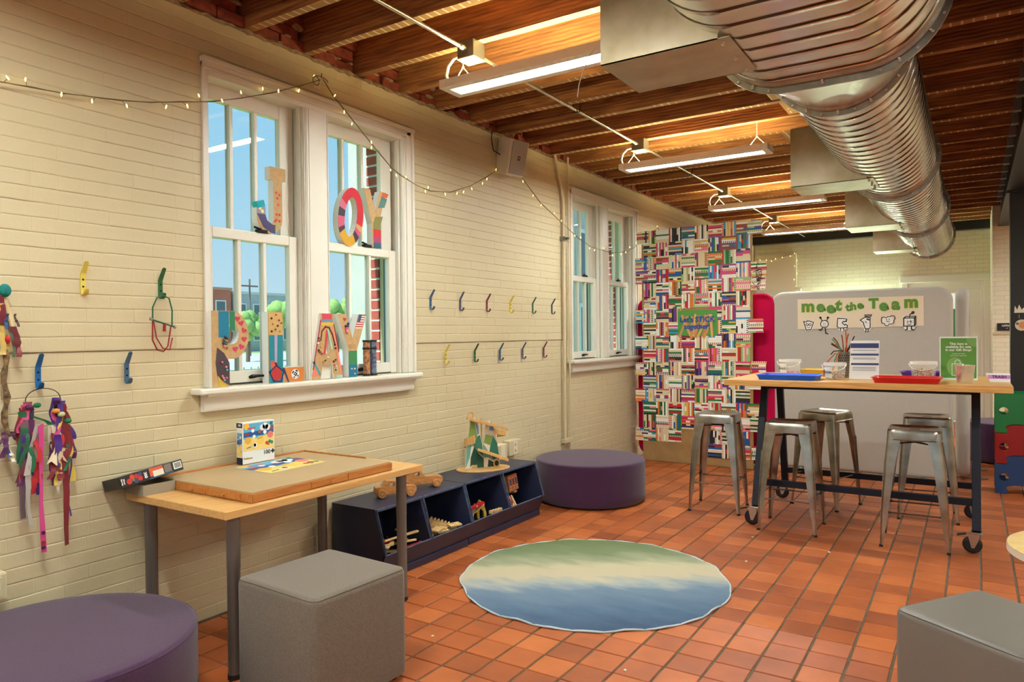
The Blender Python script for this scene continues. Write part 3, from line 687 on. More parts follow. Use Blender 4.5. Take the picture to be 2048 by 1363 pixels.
b = B(); b.lathe([(.001, FY[4]+.02), (DR+.01, FY[4]+.02), (DR+.01, FY[4]+.03), (.001, FY[4]+.03)], 48, (DCX,0,DCZ), 'y'); b.build('end_cap', GALV, duct, 30)
DKG = M('flange_steel', (168,160,146), .34, .85, noise=(20, (138,128,114)))
for k, y in enumerate(FY):
    f = (lambda d, yy: ring_oval(n, d, yy)) if k == 0 else (lambda d, yy: ring_round(n, DR+d, yy))
    if k == 4: prof = [(0,-.03),(.012,-.025),(.012,-.008),(.034,-.004),(.034,.004),(.012,.008),(.012,.02),(0,.02)]
    else: prof = [(0,-.035),(.012,-.03),(.012,-.008),(.034,-.005),(.034,.005),(.012,.008),(.012,.03),(0,.035)]
    fl = loft([f(d, y+e) for d, e in prof]).build('flange', DKG, duct, 30)
    b = B()
    for i in range(0, n, 2):
        p = f(.024, y-.012)[i]; b.lathe([(.006,-.006),(.006,.0),(.003,.0),(.003,.02)], 6, p, 'y')
        if i % 4 == 0:
            q = f(.014, y-.022)[i]; b.ball(q, .006, 6, 4)
    b.build('bolts', GALV, fl, 30)['kind'] = 'stuff'
BOXM = M('sheet_galvanised', (206,198,172), .38, .85, noise=(5, (168,156,124)), bump=(3, .06))
for k, (xa, ya, yb, zb, zt, xe) in enumerate(((2.05,2.46,2.83,2.40,3.0,2.53), (2.13,5.40,5.80,2.425,2.84,2.66), (2.15,7.85,8.30,2.425,2.80,2.66), (2.13,10.42,10.82,2.425,2.78,2.63))):
    b = B(); b.box(xa, xe, ya, yb, zb, zb+.004); b.box(xa, xe-.04, ya, ya+.004, zb, zt); b.box(xa, xe-.04, yb-.004, yb, zb, zt); b.box(xa, xe-.1, ya, yb, zt-.004, zt)
    ob = b.build('outlet_box', BOXM, duct)
    b = B()
    for j in range(5): z = lerp(zb+.05, zt-.05, j/4); b.obox((xa+.02, (ya+yb)/2, z), (.004, yb-ya-.01, .05), 0, 0, R(35))
    b.build('grille_blades', M('grille_grey', (120,118,112), .5, .7), ob)
    b = B()
    for j in range(3): y = lerp(ya+.03, yb-.03, j/2); b.lathe([(.003,-.016),(.008,-.012),(.008,-.001),(.004,0)], 7, (xe-.03, y, zb), 'z')
    b.build('bolts', GALV, ob, 30)['kind'] = 'stuff'

# ================================================================ ON THE LEFT WALL
HC = {'yellow': (222,200,82), 'green': (40,96,52), 'bright blue': (22,98,160), 'slate blue': (60,96,128), 'maroon': (112,44,64), 'navy': (44,56,84), 'steel grey': (84,92,110)}
def hook(y, z, colour, label, k, grp):
    t = thing('coat_hook', label, 'hook', (0, y, z), 0, grp); m = M('hook_'+colour.replace(' ', '_'), HC[colour], .35)
    P = [(.034,.022),(.026,.006),(.014,.0),(.005,.004),(.0025,.02),(.0025,.085),(.010,.098),(.036,.138)]
    b = B(); w = .021; pts = [Vector((x, 0, zz)) for x, zz in P]; wd = [Vector((0, w*(.55 if i in (0, len(P)-1) else 1), 0)) for i in range(len(P))]
    # finer rounded ends
    pts = [pts[0]+(pts[0]-pts[1])*.25] + pts + [pts[-1]+(pts[-1]-pts[-2])*.12]; wd = [Vector((0,w*.3,0))] + [Vector((0,w*.85,0))] + wd[1:-1] + [Vector((0,w*.85,0)), Vector((0,w*.35,0))]
    b.ribbon(pts, wd, .0035); b.build('plate', m, t, 50, world=False)
    for zz in (.036, .066): B().lathe([(.0045,.003),(.0045,.0055),(.002,.006)], 8, (0,0,zz), 'x').build('screw', IRON, t, world=False)
    return t
gl, gr = 'hooks on the near stretch of wall', 'hooks between the two window pairs'
hook(1.612, 1.587, 'yellow', 'yellow coat hook with nothing on it, leftmost of the upper hooks', 0, gl)
hook(1.962, 1.584, 'green', 'green coat hook holding the beaded string toy beside the window', 0, gl)
hook(1.430, 1.198, 'bright blue', 'bright blue coat hook with the ribbon garland hanging from it', 0, gl)
hook(1.796, 1.196, 'slate blue', 'empty blue coat hook below the window end of the ledge', 0, gl)
for y, c, l in ((3.965,'slate blue','slate blue hook in the upper row nearest the window'), (4.313,'steel grey','grey blue hook second in the upper row from the window'), (4.663,'maroon','maroon hook in the upper row between the two window pairs'),
                (5.007,'yellow','yellow hook in the upper row between the two window pairs'), (5.362,'green','green hook in the upper row between the two window pairs'), (5.70,'navy','dark navy hook in the upper row beside the white conduit')):
    hook(y, 1.578, c, l, 0, gr)
for y, c, l in ((4.13,'yellow','yellow hook at the window end of the lower row'), (4.493,'green','green hook second in the lower row under the ledge'), (4.842,'slate blue','blue hook in the middle of the lower row under the ledge'),
                (5.189,'steel grey','grey blue hook fourth in the lower row under the ledge'), (5.546,'maroon','maroon hook at the conduit end of the lower row')):
    hook(y, 1.19, c, l, 0, gr)
# beaded string toy on the green hook
t = thing('string_toy', 'green and red string toy hanging from the green hook', 'toy', (.03, 1.955, 1.46))
GC = M('green_cord', (24,98,66), .6); RC = M('red_cord', (150,36,28), .6)
b = B(); b.tube([(.03,1.905,1.475),(.032,1.905,1.54),(.034,1.925,1.585),(.034,1.955,1.598),(.034,1.985,1.585),(.033,2.0,1.53),(.03,2.0,1.455)], .0035, 7); b.build('green_loop', GC, t, 60)
B().tube([(.03,1.90,1.485),(.03,2.012,1.452)], .004, 7).build('crossbar', GC, t, 60)
for p in ((.03,1.897,1.487),(.03,2.014,1.45)): B().ball(p, .008, 8, 6).build('bead', M('grey_bead', (150,140,132), .4), t, 60)
B().tube([(.032,1.962,1.468),(.032,1.96,1.43)], .007, 7).build('red_stick', RC, t, 60)
B().tube([(.03,1.905,1.482),(.03,1.903,1.39),(.03,1.925,1.345),(.03,1.955,1.335),(.03,1.978,1.36),(.03,1.995,1.455)], .0035, 7).build('red_strand', RC, t, 60)
B().tube([(.032,1.908,1.48),(.034,1.92,1.40),(.034,1.95,1.352),(.034,1.985,1.345),(.032,2.0,1.40)], .003, 7).build('red_strand', RC, t, 60)
# ribbon garland on the bright blue hook
rr = random.Random(11)
t = thing('ribbon_garland', 'hoop of knotted coloured ribbons hanging from the bright blue hook', 'garland', (.04, 1.43, 1.2))
B().tube([(.042, 1.43+.065*math.cos(a), 1.155+.045*math.sin(a)) for a in [R(d) for d in range(-60, 250, 15)]], .0018, 6).build('wire_hoop', IRON, t, 60)
def strip(y0, z0, y1, z1, w, rgb, x=.045, wob=.012, nm='ribbon', sat=.55):
    n = 9; P = []; Wd = []; ph = rr.uniform(0, 6)
    for i in range(n):
        s_ = i/(n-1); P.append((x+rr.uniform(-.004,.006)+.006*math.sin(3*s_+ph), lerp(y0,y1,s_)+wob*math.sin(5*s_+ph)*s_, lerp(z0,z1,s_)))
        a = .7*math.sin(4*s_+ph); Wd.append((w*math.sin(a)*.6, w*math.cos(a), 0))
    B().ribbon(P, Wd, .002).build(nm, M('%s_%d_%d_%d' % ((nm,)+tuple(rgb)), rgb, sat, sheen=.2), t, 60)
G_ = [(122,22,34),(92,28,84),(16,96,60),(196,40,44),(206,178,64),(214,74,130),(150,140,128),(70,40,128),(228,214,186),(40,30,60),(176,60,30)]
strip(1.41,1.06,1.414,.54,.02,(206,60,132),.06,.002); strip(1.50,1.13,1.512,.545,.024,(120,16,22),.05,.006); strip(1.355,1.09,1.349,.69,.03,(108,84,92),.05,.006)
strip(1.40,1.06,1.352,.86,.022,(176,172,166),.062,.004,'silver_ribbon',.25); strip(1.36,.9,1.368,.66,.02,(172,166,158),.06,.006,'silver_ribbon',.25)
for y0, z0, y1, z1, w, c in ((1.37,1.0,1.40,.78,.024,3),(1.38,.95,1.405,.80,.016,2),(1.46,.98,1.455,.80,.018,1),(1.478,.98,1.48,.80,.018,4),(1.49,.95,1.497,.82,.02,2),(1.53,.9,1.52,.66,.006,7),(1.37,1.15,1.335,1.02,.035,0),(1.36,1.14,1.35,1.03,.03,5),(1.38,1.13,1.36,1.0,.026,9),
                             (1.47,1.16,1.455,1.05,.014,7),(1.48,1.15,1.50,1.0,.03,1),(1.50,1.12,1.515,.97,.034,3),(1.49,1.14,1.52,1.05,.02,0),(1.51,1.1,1.535,.98,.022,7),(1.515,1.03,1.535,.90,.03,1),(1.50,1.03,1.50,.9,.04,10),(1.49,1.12,1.488,1.03,.012,4),(1.37,1.1,1.46,1.05,.02,2),
                             (1.345,1.08,1.37,.87,.03,0),(1.36,1.0,1.35,.82,.03,1),(1.40,1.05,1.385,.82,.02,6),(1.452,1.05,1.458,.92,.02,8),(1.47,1.07,1.475,.97,.03,8),(1.35,1.06,1.42,1.04,.02,5),(1.455,.92,1.452,.83,.02,0),(1.485,.85,1.487,.76,.016,8)):
    strip(y0, z0, y1, z1, w, G_[c])
for k in range(16):
    y = rr.uniform(1.335,1.39); z = rr.uniform(1.0,1.13); strip(y, z, y+rr.uniform(-.02,.02), z-rr.uniform(.1,.26), rr.uniform(.012,.03), rr.choice(G_[:4]+[G_[7], G_[9]]), rr.uniform(.035,.06), .014)
    y = rr.uniform(1.465,1.53); z = rr.uniform(.98,1.15); strip(y, z, y+rr.uniform(-.015,.02), z-rr.uniform(.08,.2), rr.uniform(.012,.03), rr.choice(G_[:6]+[G_[7]]), rr.uniform(.035,.06), .014)
b = B(); apex = Vector((.06,1.47,.965)); V = [apex] + [Vector((.05+.03*((i*7) % 3)/3, 1.435+.115*i/8, .89+.012*math.sin(i*1.9)+(.03 if i > 6 else 0))) for i in range(9)] + [apex+Vector((-.006,0,0))]
b.add(V, [(0,i,i+1) for i in range(1,9)] + [(10,i+1,i) for i in range(1,9)]); b.build('paper_fan', M('cream_paper', (236,218,184), .7), t)
for y, z, c in ((1.40,1.135,(20,110,70)),(1.47,1.105,(230,150,60)),(1.515,1.06,(20,110,70)),(1.475,1.15,(70,30,110)),(1.49,1.09,(190,200,150)),(1.37,1.13,(90,28,84))): B().ball((.06,y,z), .012, 8, 6, (1,1.3,.9)).build('knot', M('knot_%d_%d' % (c[0], c[1]), c, .7), t, 60)
for z in (.62,.58,.56): B().lathe([(.008,0),(.008,.004)], 10, (.062,1.413,z), 'x').build('button', M('button_%d' % int(z*100), ((150,40,40),(230,200,190),(90,30,70))[int(z*100) % 3], .3), t)
# feathered garland cut by the picture's left edge
t = thing('braided_garland', 'braided yarn garland with feathers and tassels at the picture\'s left edge', 'garland', (.03, 1.3, 1.5))
B().tube([(.035, 1.298+.006*math.sin(i*1.3), 1.36-.031*i) for i in range(12)], .011, 8, radii=[.011+.003*math.sin(i*2.4) for i in range(12)]).build('braid', M('dark_braid', (150,122,80), .9, noise=(45,(44,32,30))), t, 60)
for y0, z0, y1, z1, w, rgb in ((1.29,1.58,1.352,1.37,.014,(214,190,140)),(1.28,1.54,1.30,1.36,.02,(196,164,80)),(1.275,1.57,1.29,1.46,.03,(110,20,40)),(1.30,1.50,1.305,1.44,.018,(50,90,140)),(1.31,1.47,1.325,1.33,.01,(60,90,60)),(1.32,1.45,1.345,1.35,.03,(100,24,32)),(1.33,1.42,1.34,1.33,.02,(120,30,36)),(1.335,1.50,1.338,1.45,.01,(60,36,30)),(1.28,1.45,1.288,1.34,.02,(200,170,90)),(1.29,1.03,1.285,.94,.02,(90,40,90)),(1.30,1.02,1.312,.92,.014,(226,216,196)),(1.296,1.02,1.3,.94,.012,(40,90,140)),(1.31,1.04,1.335,1.0,.014,(86,36,70)),(1.285,1.04,1.27,.99,.014,(86,36,70))):
    strip(y0, z0, y1, z1, w, rgb, .045, .006)
B().ball((.05,1.296,1.59), .022, 9, 7, (.8,1,1.2)).build('pompom', M('teal_yarn', (18,120,112), .9, bump=(120,1)), t, 60); B().ball((.05,1.303,1.40), .011, 8, 6, (1,1,1.6)).build('bead', M('red_bead', (180,30,30), .4), t, 60)
# speaker, vertical conduit, outlet boxes, small box at the left edge
t = thing('wall_speaker', 'white wall speaker tilted down under the joists above the hooks', 'speaker', (.1, 4.9, 2.82)); t.rotation_euler = (0, R(14), R(-12)); t.location = (.10, 4.9, 2.82)
sh = B(); sh.rplate([(-.095,-.14),(.095,-.14),(.105,.14),(-.105,.14)], lambda u, v, q: (q, u, v), -.085, .07, .02); sh.build('cabinet', M('speaker_shell', (214,204,184), .45), t, 40, world=False)
sh = B(); sh.rplate(rrect(-.084,.084,-.128,.128,.012,3), lambda u, v, q: (q, u, v), .066, .078, .004, 2); sh.build('grille', M('speaker_grille', (168,158,146), .55, bump=(400,.4)), t, 40, world=False)
sh = Flat((.0785, 0, .0), (0,1,0), (0,0,1)); sh.rect(-.014,.014,-.017,.017,(66,52,44),1); sh.rect(-.006,.004,-.004,.006,(226,214,196),2); sh.build('badge', PRINT, t, world=False)
B().tube([(-.08,.0,.0),(-.17,.03,.05)], .014, 8).build('bracket', HOUS, t, 40, world=False)
b = B(); b.tube([(.02,4.74,3.02),(.015,4.73,2.95),(.02,4.75,2.86),(.05,4.82,2.83)], .004, 6); tag(b.build('speaker_cable', IRON, None, 60), 'dark cable running down to the wall speaker', 'cable')
t = thing('wall_conduit', 'cream painted conduit running down the wall beside the far windows', 'conduit', (.03, 5.885, .3))
B().tube([(.03,5.72,3.05),(.03,5.75,2.97),(.028,5.80,2.86),(.028,5.86,2.72),(.028,5.885,2.6),(.028,5.885,2.3),(.028,5.885,.38)], .014, 10).build('pipe', PAINT, t, 40)
B().tube([(.03,5.98,3.05),(.028,5.985,2.6),(.028,5.985,.30)], .009, 8).build('pipe', PAINT, t, 40)
b = B(); b.box(0,.06,5.86,5.91,2.26,2.30); b.tube([(.06,5.885,2.28),(.09,5.885,2.28)], .012, 8); b.build('clamp', STEEL, t)
b = B(); b.box(0,.045,5.86,6.01,.385,.425); b.build('bracket', PAINT, t, bevel=.004)
for y0, y1, z0, z1, dx, lb in ((4.70,4.83,.405,.525,.075,'cream surface box on the wall right of the marble run'), (4.88,5.06,.41,.535,.06,'cream outlet box with socket holes left of the purple pouf')):
    t = thing('outlet_box', lb, 'outlet', (0,(y0+y1)/2,z0)); B().box(-.006,dx,y0,y1,z0,z1).build('body', PAINT, t, bevel=.006)
    fc = Flat((dx, (y0+y1)/2, (z0+z1)/2), (0,1,0), (0,0,1)); fc.rect(-.03,.03,-.05,.05,(226,214,186),1)
    if y0 > 4.85:
        for v in (-.025,.025): fc.disc(0,v,.016,(206,194,168),2); fc.rect(-.008,-.004,v-.006,v+.006,(60,50,40),3); fc.rect(.004,.008,v-.006,v+.006,(60,50,40),3)
    fc.build('cover', PRINT, t)
t = thing('junction_box', 'small cream box low on the wall at the picture\'s left edge', 'outlet', (0,1.2,.42)); B().box(-.006,.06,1.14,1.285,.39,.5).build('body', PAINT, t, bevel=.008); B().box(.06,.066,1.16,1.265,.405,.485).build('cover', PAINT, t, bevel=.003)
# ---------------------------------------------------------------- fairy lights
LED = M('fairy_led', (255,236,160), .3, emit=((255,226,120), 7)); LED.cycles.emission_sampling = 'NONE'; CORD = M('fairy_cord', (112,96,70), .7)
ledm = B().lathe([(.0008,-.009),(.0028,-.004),(.003,.004),(.0012,.010)], 7).mesh('bulb', LED, 60)
def fairy(name_label, P, seed, n, drop=True, plane='x'):
    r_ = random.Random(seed); t = thing('fairy_lights', name_label, 'string lights', P[0]); V = [Vector(p) for p in P]; b = B(); b.tube(V, .0022, 6); b.tube([v+Vector((.003,.002,.003*(-1)**i)) for i, v in enumerate(V)], .0016, 5); b.build('cord', CORD, t, 60)
    L = [0]
    for a, c in zip(V, V[1:]): L.append(L[-1]+(c-a).length)
    for k in range(n):
        d = L[-1]*(k+.5+r_.uniform(-.25,.25))/n; i = max(j for j in range(len(L)-1) if L[j] <= d); p = V[i].lerp(V[i+1], (d-L[i])/(L[i+1]-L[i]))
        a = r_.uniform(-1.2, 1.2); dv = Vector((.004, math.sin(a)*.022, -math.cos(a)*.022)) * (1 if r_.random() < .7 else -1)
        if plane == 'y': dv = Vector((dv.y, -.004, dv.z))
        B().tube([p, p+dv], .0013, 4).build('lead', CORD, t)
        o = link('bulb', ledm, t); o.location = p+dv*1.3; o.rotation_euler = (r_.uniform(-.6,.6), r_.uniform(-.4,.4), 0)
fairy('fairy light string sagging from the left edge to the hook above the mullion', [(.03,.85,2.44),(.03,1.299,2.404),(.03,1.405,2.412),(.03,1.518,2.422),(.03,1.769,2.456),(.03,1.908,2.486),(.03,2.057,2.526),(.035,2.219,2.571),(.04,2.394,2.633),(.04,2.584,2.714),(.04,2.791,2.81),(.03,2.94,2.89)], 1, 17)
fairy('fairy light string draped from above the mullion to the wall speaker', [(.03,2.96,2.90),(.03,3.036,2.827),(.04,3.135,2.748),(.04,3.26,2.666),(.04,3.391,2.576),(.04,3.53,2.491),(.04,3.626,2.454),(.04,3.778,2.42),(.03,3.938,2.405),(.03,4.167,2.435),(.03,4.415,2.52),(.03,4.615,2.619),(.03,4.80,2.72)], 2, 17)
fairy('fairy light string running from the speaker across the far windows to the stick panel', [(.03,4.90,2.80),(.03,5.13,2.731),(.03,5.458,2.55),(.05,5.885,2.395),(.045,6.15,2.31),(.045,6.429,2.255),(.045,6.895,2.237),(.045,7.282,2.287),(.03,7.55,2.36),(.03,7.9,2.52),(.03,8.25,2.66),(.03,8.6,2.55),(.03,9.1,2.45)], 5, 24)
t = thing('cord_hook', 'clear wall hook with coiled cord above the window mullion', 'hook', (.02,2.94,2.87)); B().box(-.004,.012,2.91,2.965,2.84,2.91).build('base', M('clear_plastic', (220,205,180), .25), t, bevel=.004)
B().tube([(.03, 2.91+.024*math.cos(i*.55), 2.875+.026*math.sin(i*.55)) for i in range(12)], .003, 6).build('cord_coil', CORD, t, 60); B().tube([(.03, 2.95+.05*math.cos(i*.3), 2.89+.02*math.sin(i*.3)) for i in range(11)], .003, 6).build('cord_coil', CORD, t, 60); B().tube([(.03,2.95,2.9),(.03,2.955,2.93)], .0025, 5).build('peg', IRON, t)

# ================================================================ FURNITURE
# ---------------------------------------------------------------- rug
def rug_material():
    m = bpy.data.materials.new('watercolour_rug'); m.use_nodes = True; n = m.node_tree; p = n.nodes['Principled BSDF']; L = n.links.new
    g = n.nodes.new('ShaderNodeTexCoord'); mp = n.nodes.new('ShaderNodeMapping'); mp.inputs['Rotation'].default_value = (0,0,R(-33)); sp = n.nodes.new('ShaderNodeSeparateXYZ')
    ms = n.nodes.new('ShaderNodeMapping'); ms.inputs['Rotation'].default_value = (0,0,R(-33)); ms.inputs['Scale'].default_value = (1.2, 3.2, 1)
    x = n.nodes.new('ShaderNodeTexNoise'); x.inputs['Scale'].default_value = 2.6; x.inputs['Detail'].default_value = 5; x.inputs['Roughness'].default_value = .55
    a = n.nodes.new('ShaderNodeMath'); a.operation = 'MULTIPLY_ADD'; a.inputs[1].default_value = .42; a.inputs[2].default_value = -.21
    s = n.nodes.new('ShaderNodeMath'); s.operation = 'ADD'; mr = n.nodes.new('ShaderNodeMapRange'); mr.inputs[1].default_value = -.75; mr.inputs[2].default_value = .75
    r = n.nodes.new('ShaderNodeValToRGB'); cr = r.color_ramp
    for k, (q, c) in enumerate(((0,(68,86,110)),(.16,(84,106,130)),(.36,(112,132,150)),(.44,(158,164,162)),(.50,(190,178,150)),(.62,(188,178,148)),(.70,(152,155,126)),(.80,(122,134,102)),(1,(104,116,76)))):
        e = cr.elements[k] if k < 2 else cr.elements.new(q); e.position = q; e.color = lin(c)
    f = n.nodes.new('ShaderNodeTexNoise'); f.inputs['Scale'].default_value = 260; bp = n.nodes.new('ShaderNodeBump'); bp.inputs['Strength'].default_value = .5; bp.inputs['Distance'].default_value = .002
    L(g.outputs['Object'], mp.inputs[0]); L(mp.outputs[0], sp.inputs[0]); L(g.outputs['Object'], ms.inputs[0]); L(ms.outputs[0], x.inputs[0]); L(x.outputs[0], a.inputs[0]); L(a.outputs[0], s.inputs[0]); L(sp.outputs[1], s.inputs[1])
    L(s.outputs[0], mr.inputs[0]); L(mr.outputs[0], r.inputs[0]); L(r.outputs[0], p.inputs['Base Color']); L(g.outputs['Object'], f.inputs[0]); L(f.outputs[0], bp.inputs['Height']); L(bp.outputs[0], p.inputs['Normal'])
    p.inputs['Roughness'].default_value = .95; p.inputs['Specular IOR Level'].default_value = .15; return m
t = thing('round_rug', 'round watercolour rug fading from green through cream to blue', 'rug', (1.385, 3.70, 0))
rk = [.752+.006*math.sin(9*i*2*math.pi/96)+.005*math.sin(17*i*2*math.pi/96+1) for i in range(96)]
RP = [(rk[i]*math.cos(2*math.pi*i/96), rk[i]*math.sin(2*math.pi*i/96)) for i in range(96)]
b = B(); b.plate(RP, lambda u, v, q: (u, v, q), .001, .008); b.build('pile', rug_material(), t, world=False)
b = B(); b.tube([(x, y, .006+.003*math.sin(i*1.7)) for i, (x, y) in enumerate(RP)], .005, 6, closed=True); b.build('bound_edge', M('rug_binding', (186,196,200), .9), t, 60, world=False)
# ---------------------------------------------------------------- poufs
PURP = M('purple_felt', (74,42,74), .95, noise=(180, (60,34,62)), bump=(300,.35), sheen=.3, spec=.2); GREYF = M('grey_felt', (126,114,100), .95, noise=(200,(106,96,84)), bump=(300,.35), sheen=.2, spec=.2); GREYL = M('grey_leatherette', (120,114,106), .38, bump=(160,.12))
FOOT = M('black_glide', (20,20,20), .6)
def round_pouf(x, y, r, h, label):
    t = thing('round_pouf', label, 'pouf', (x, y, 0), 0, 'purple round poufs'); e = .022
    pr = [(r-.03,.012),(r-.012,.016),(r,.03)] + [(r, lerp(.03,h-e,k/5)) for k in range(1,6)] + [(r-e+e*math.cos(R(a)), h-e+e*math.sin(R(a))) for a in (18,36,54,72,90)] + [(r*.85,h+.002),(r*.5,h+.004),(.001,h+.005)]
    B().lathe(pr, 72).build('cushion', PURP, t, 60, world=False)
    B().tube([((r-.004)*math.cos(2*math.pi*i/72), (r-.004)*math.sin(2*math.pi*i/72), h-.01) for i in range(72)], .0028, 5, closed=True).build('seam_piping', PURP, t, 60, world=False)
    B().lathe([(r-.05,0),(r-.05,.014)], 48).build('base', FOOT, t, world=False)
round_pouf(.5, 1.25, .46, .35, 'purple round pouf cut by the picture\'s lower left corner'); round_pouf(.475, 5.5, .46, .35, 'purple round pouf standing at the end of the dark blue cubbies'); round_pouf(3.52, 9.28, .37, .42, 'dark purple pouf glimpsed behind the tall table\'s right leg')
def cube(x, y, s, h, rz, m, label):
    t = thing('cube_pouf', label, 'pouf', (x, y, 0), rz, 'cube poufs'); b = B(); b.rplate(rrect(-s/2,s/2,-s/2,s/2,.03,5), lambda u, v, q: (u, v, q), .012, h, .028, 5); b.build('cushion', m, t, 60, world=False)
    rim = rrect(-s/2+.006,s/2-.006,-s/2+.006,s/2-.006,.028,5); B().tube([(u,v,h-.008) for u, v in rim], .0022, 5, closed=True).build('seam', m, t, 60, world=False)
    for sx_ in (-1,1):
        for sy in (-1,1): B().lathe([(.02,0),(.022,.014)], 10, (sx_*s*.4, sy*s*.4, 0)).build('glide', FOOT, t, world=False)
cube(1.015, 2.015, .475, .455, R(-3), GREYF, 'grey felt cube pouf standing in front of the light wood desk'); cube(3.29, 2.845, .44, .45, R(-34.5), GREYL, 'smooth grey cube pouf at the picture\'s lower right')
# ---------------------------------------------------------------- desk
MAPLE = grain('maple_laminate', (226,178,112), (206,154,90), 5, (14,.9,14), .35, .03); LEGM = M('grey_leg_paint', (120,112,104), .38, .4)
t = thing('desk', 'light wood desk on round grey metal legs against the wall under the window', 'desk', (.36, 2.39, 0))
B().box(.004, .725, 1.782, 2.996, .672, .705).build('tabletop', MAPLE, t, bevel=.003)
for x, y in ((.66,1.86),(.67,2.88),(.07,1.86),(.07,2.88)):
    l = B().lathe([(.0265,.02),(.0265,.45),(.0275,.452),(.0275,.665),(.045,.666),(.045,.672)], 20, (x,y,0)).build('leg', LEGM, t, 40); B().lathe([(.029,0),(.029,.02)], 16, (x,y,0)).build('foot', FOOT, l)
PB = grain('oak_board', (196,130,66), (168,104,48), 7, (10,1,10), .45, .05); PBT = M('board_surface', (184,158,118), .42, noise=(3,(174,146,106)))
t = thing('puzzle_board', 'wooden puzzle board with shallow drawers lying on the desk', 'puzzle board', (.37, 2.36, .705))
B().box(.03,.69,1.93,2.79,.706,.744).build('frame', PB, t, bevel=.002); B().box(.036,.684,1.936,2.784,.744,.749).build('surface', PBT, t)
b = B(); b.box(.02,.034,1.93,2.80,.744,.757); b.box(.02,.5,2.784,2.796,.744,.757); b.build('lip', PB, t, bevel=.001)
for x0, x1 in ((.2,.38),(.41,.62)):
    d = B().box(x0,x1,1.924,1.931,.712,.738).build('drawer', PB, t, bevel=.001); B().lathe([(.004,0),(.008,-.012),(.002,-.014)], 10, ((x0+x1)/2,1.924,.725), 'y').build('knob', PB, d, 40)
d = B().box(.689,.696,2.25,2.47,.711,.738).build('drawer', PB, t, bevel=.001); B().lathe([(.004,0),(.009,.014),(.002,.016)], 10, (.696,2.36,.724), 'x').build('knob', PB, d, 40)
B().box(.689,.6935,1.935,2.24,.71,.74).build('side_strip', PB, t); B().box(.689,.6935,2.48,2.785,.71,.74).build('side_strip', PB, t)
def beach(f, u0, u1, v0, v1, s=1):
    """plain beach scene as flat print"""
    w, h = u1-u0, v1-v0; P = lambda a, c: (u0+a*w, v0+c*h)
    f.poly([P(0,0),P(1,0),P(1,1),P(0,1)], (84,172,208), 1); f.poly([P(0,.5),P(1,.55),P(1,.72),P(0,.68)], (36,84,150), 2); f.poly([P(0,0),P(1,0),P(1,.57),P(.75,.52),P(.4,.42),P(.15,.5),P(0,.42)], (240,206,120), 3)
    f.disc(*P(.1,.9), .09*w, (244,184,64), 2)
    for a, c, r_ in ((.62,.8,.09),(.72,.84,.1),(.8,.79,.09),(.3,.72,.05)): f.disc(*P(a,c), r_*w, (238,240,242), 3)
    f.poly([P(.84,.68),P(.92,.86),P(1,.84),P(1,.66)], (120,84,96), 4); f.poly([P(.86,.88),P(.9,.98),P(.96,.97),P(.93,.86)], (40,104,84), 5)
    f.poly([P(.12,.84),P(.4,.86),P(.38,.8),P(.14,.79)], (206,86,92), 4); f.poly([P(.02,.62),P(.12,.66),P(.2,.6),P(.04,.56)], (170,44,48), 4)
    for a, c, r_, col_ in ((.14,.38,.1,(222,170,60)),(.34,.5,.05,(246,242,232)),(.55,.34,.12,(236,198,92)),(.88,.5,.1,(226,128,120)),(.52,.66,.05,(150,90,60)),(.7,.62,.06,(244,242,236)),(.36,.18,.07,(240,236,226)),(.36,.18,.045,(200,60,120)),(.76,.2,.05,(206,70,50)),(.86,.24,.05,(44,130,96)),(.93,.2,.05,(60,150,110)),(.82,.14,.03,(206,70,50))): f.disc(*P(a,c), r_*w, col_, 5, 12)
    f.stroke([P(.1,.1),P(.22,.14)], .02*w, (70,110,80), 6); f.stroke([P(.46,.4),P(.6,.44)], .015*w, (150,90,50), 6)
f = Flat((.118,2.256,.7495), (0,1,0), (-1,0,0)); f.O = Vector((.402,2.256,.7495)); f.rect(0,.36,0,.284,(214,196,160),0); beach(f, .003, .357, .003, .281)
tag(f.build('finished_puzzle', PRINT), 'finished beach jigsaw puzzle lying flat on the puzzle board', 'puzzle')
t = thing('puzzle_box', 'upright white and blue 100 piece puzzle box on the desk', 'box', (.075,2.43,.75))
B().box(.05,.098,2.33,2.527,.7515,.962).build('carton', M('white_card', (236,232,224), .45), t, bevel=.001)
f = Flat((.0982,2.33,.7515), (0,1,0), (0,0,1)); beach(f, .006, .192, .066, .205); f.build('front_print', PRINT, t)
text('100', .03, (.0986,2.478,.7515+.045), (0,1,0), (0,0,1), BLACK, t, bold=.0004); text('Pokémon', .014, (.0986,2.362,.7515+.028), (0,1,0), (0,0,1), M('ochre_ink', (170,130,40), .5), t, bold=.0004)
f = Flat((.0984,2.516,.7515+.047), (0,1,0), (0,0,1)); f.rect(-.006,.006,-.006,.006,(22,20,20),1); f.disc(.0,.009,.0035,(22,20,20),1); f.disc(.009,0,.0035,(22,20,20),1); f.disc(-.009,0,.0035,(22,20,20),1); f.disc(0,-.009,.0035,(22,20,20),1); f.build('piece_mark', PRINT, t)
f = Flat((.052,2.3298,.7515), (1,0,0), (0,0,1)); f.rect(0,.046,.186,.21,(28,34,66),1); f.rect(0,.046,0,.034,(28,34,66),1); beach(f, .004, .042, .04, .16); f.build('side_print', PRINT, t); text('100', .016, (.075,2.3288,.7515+.198), (1,0,0), (0,0,1), M('white_ink', (240,240,238), .5), t)
t = thing('box_base', 'open grey card box base at the left end of the desk', 'box', (.08,1.87,.705))
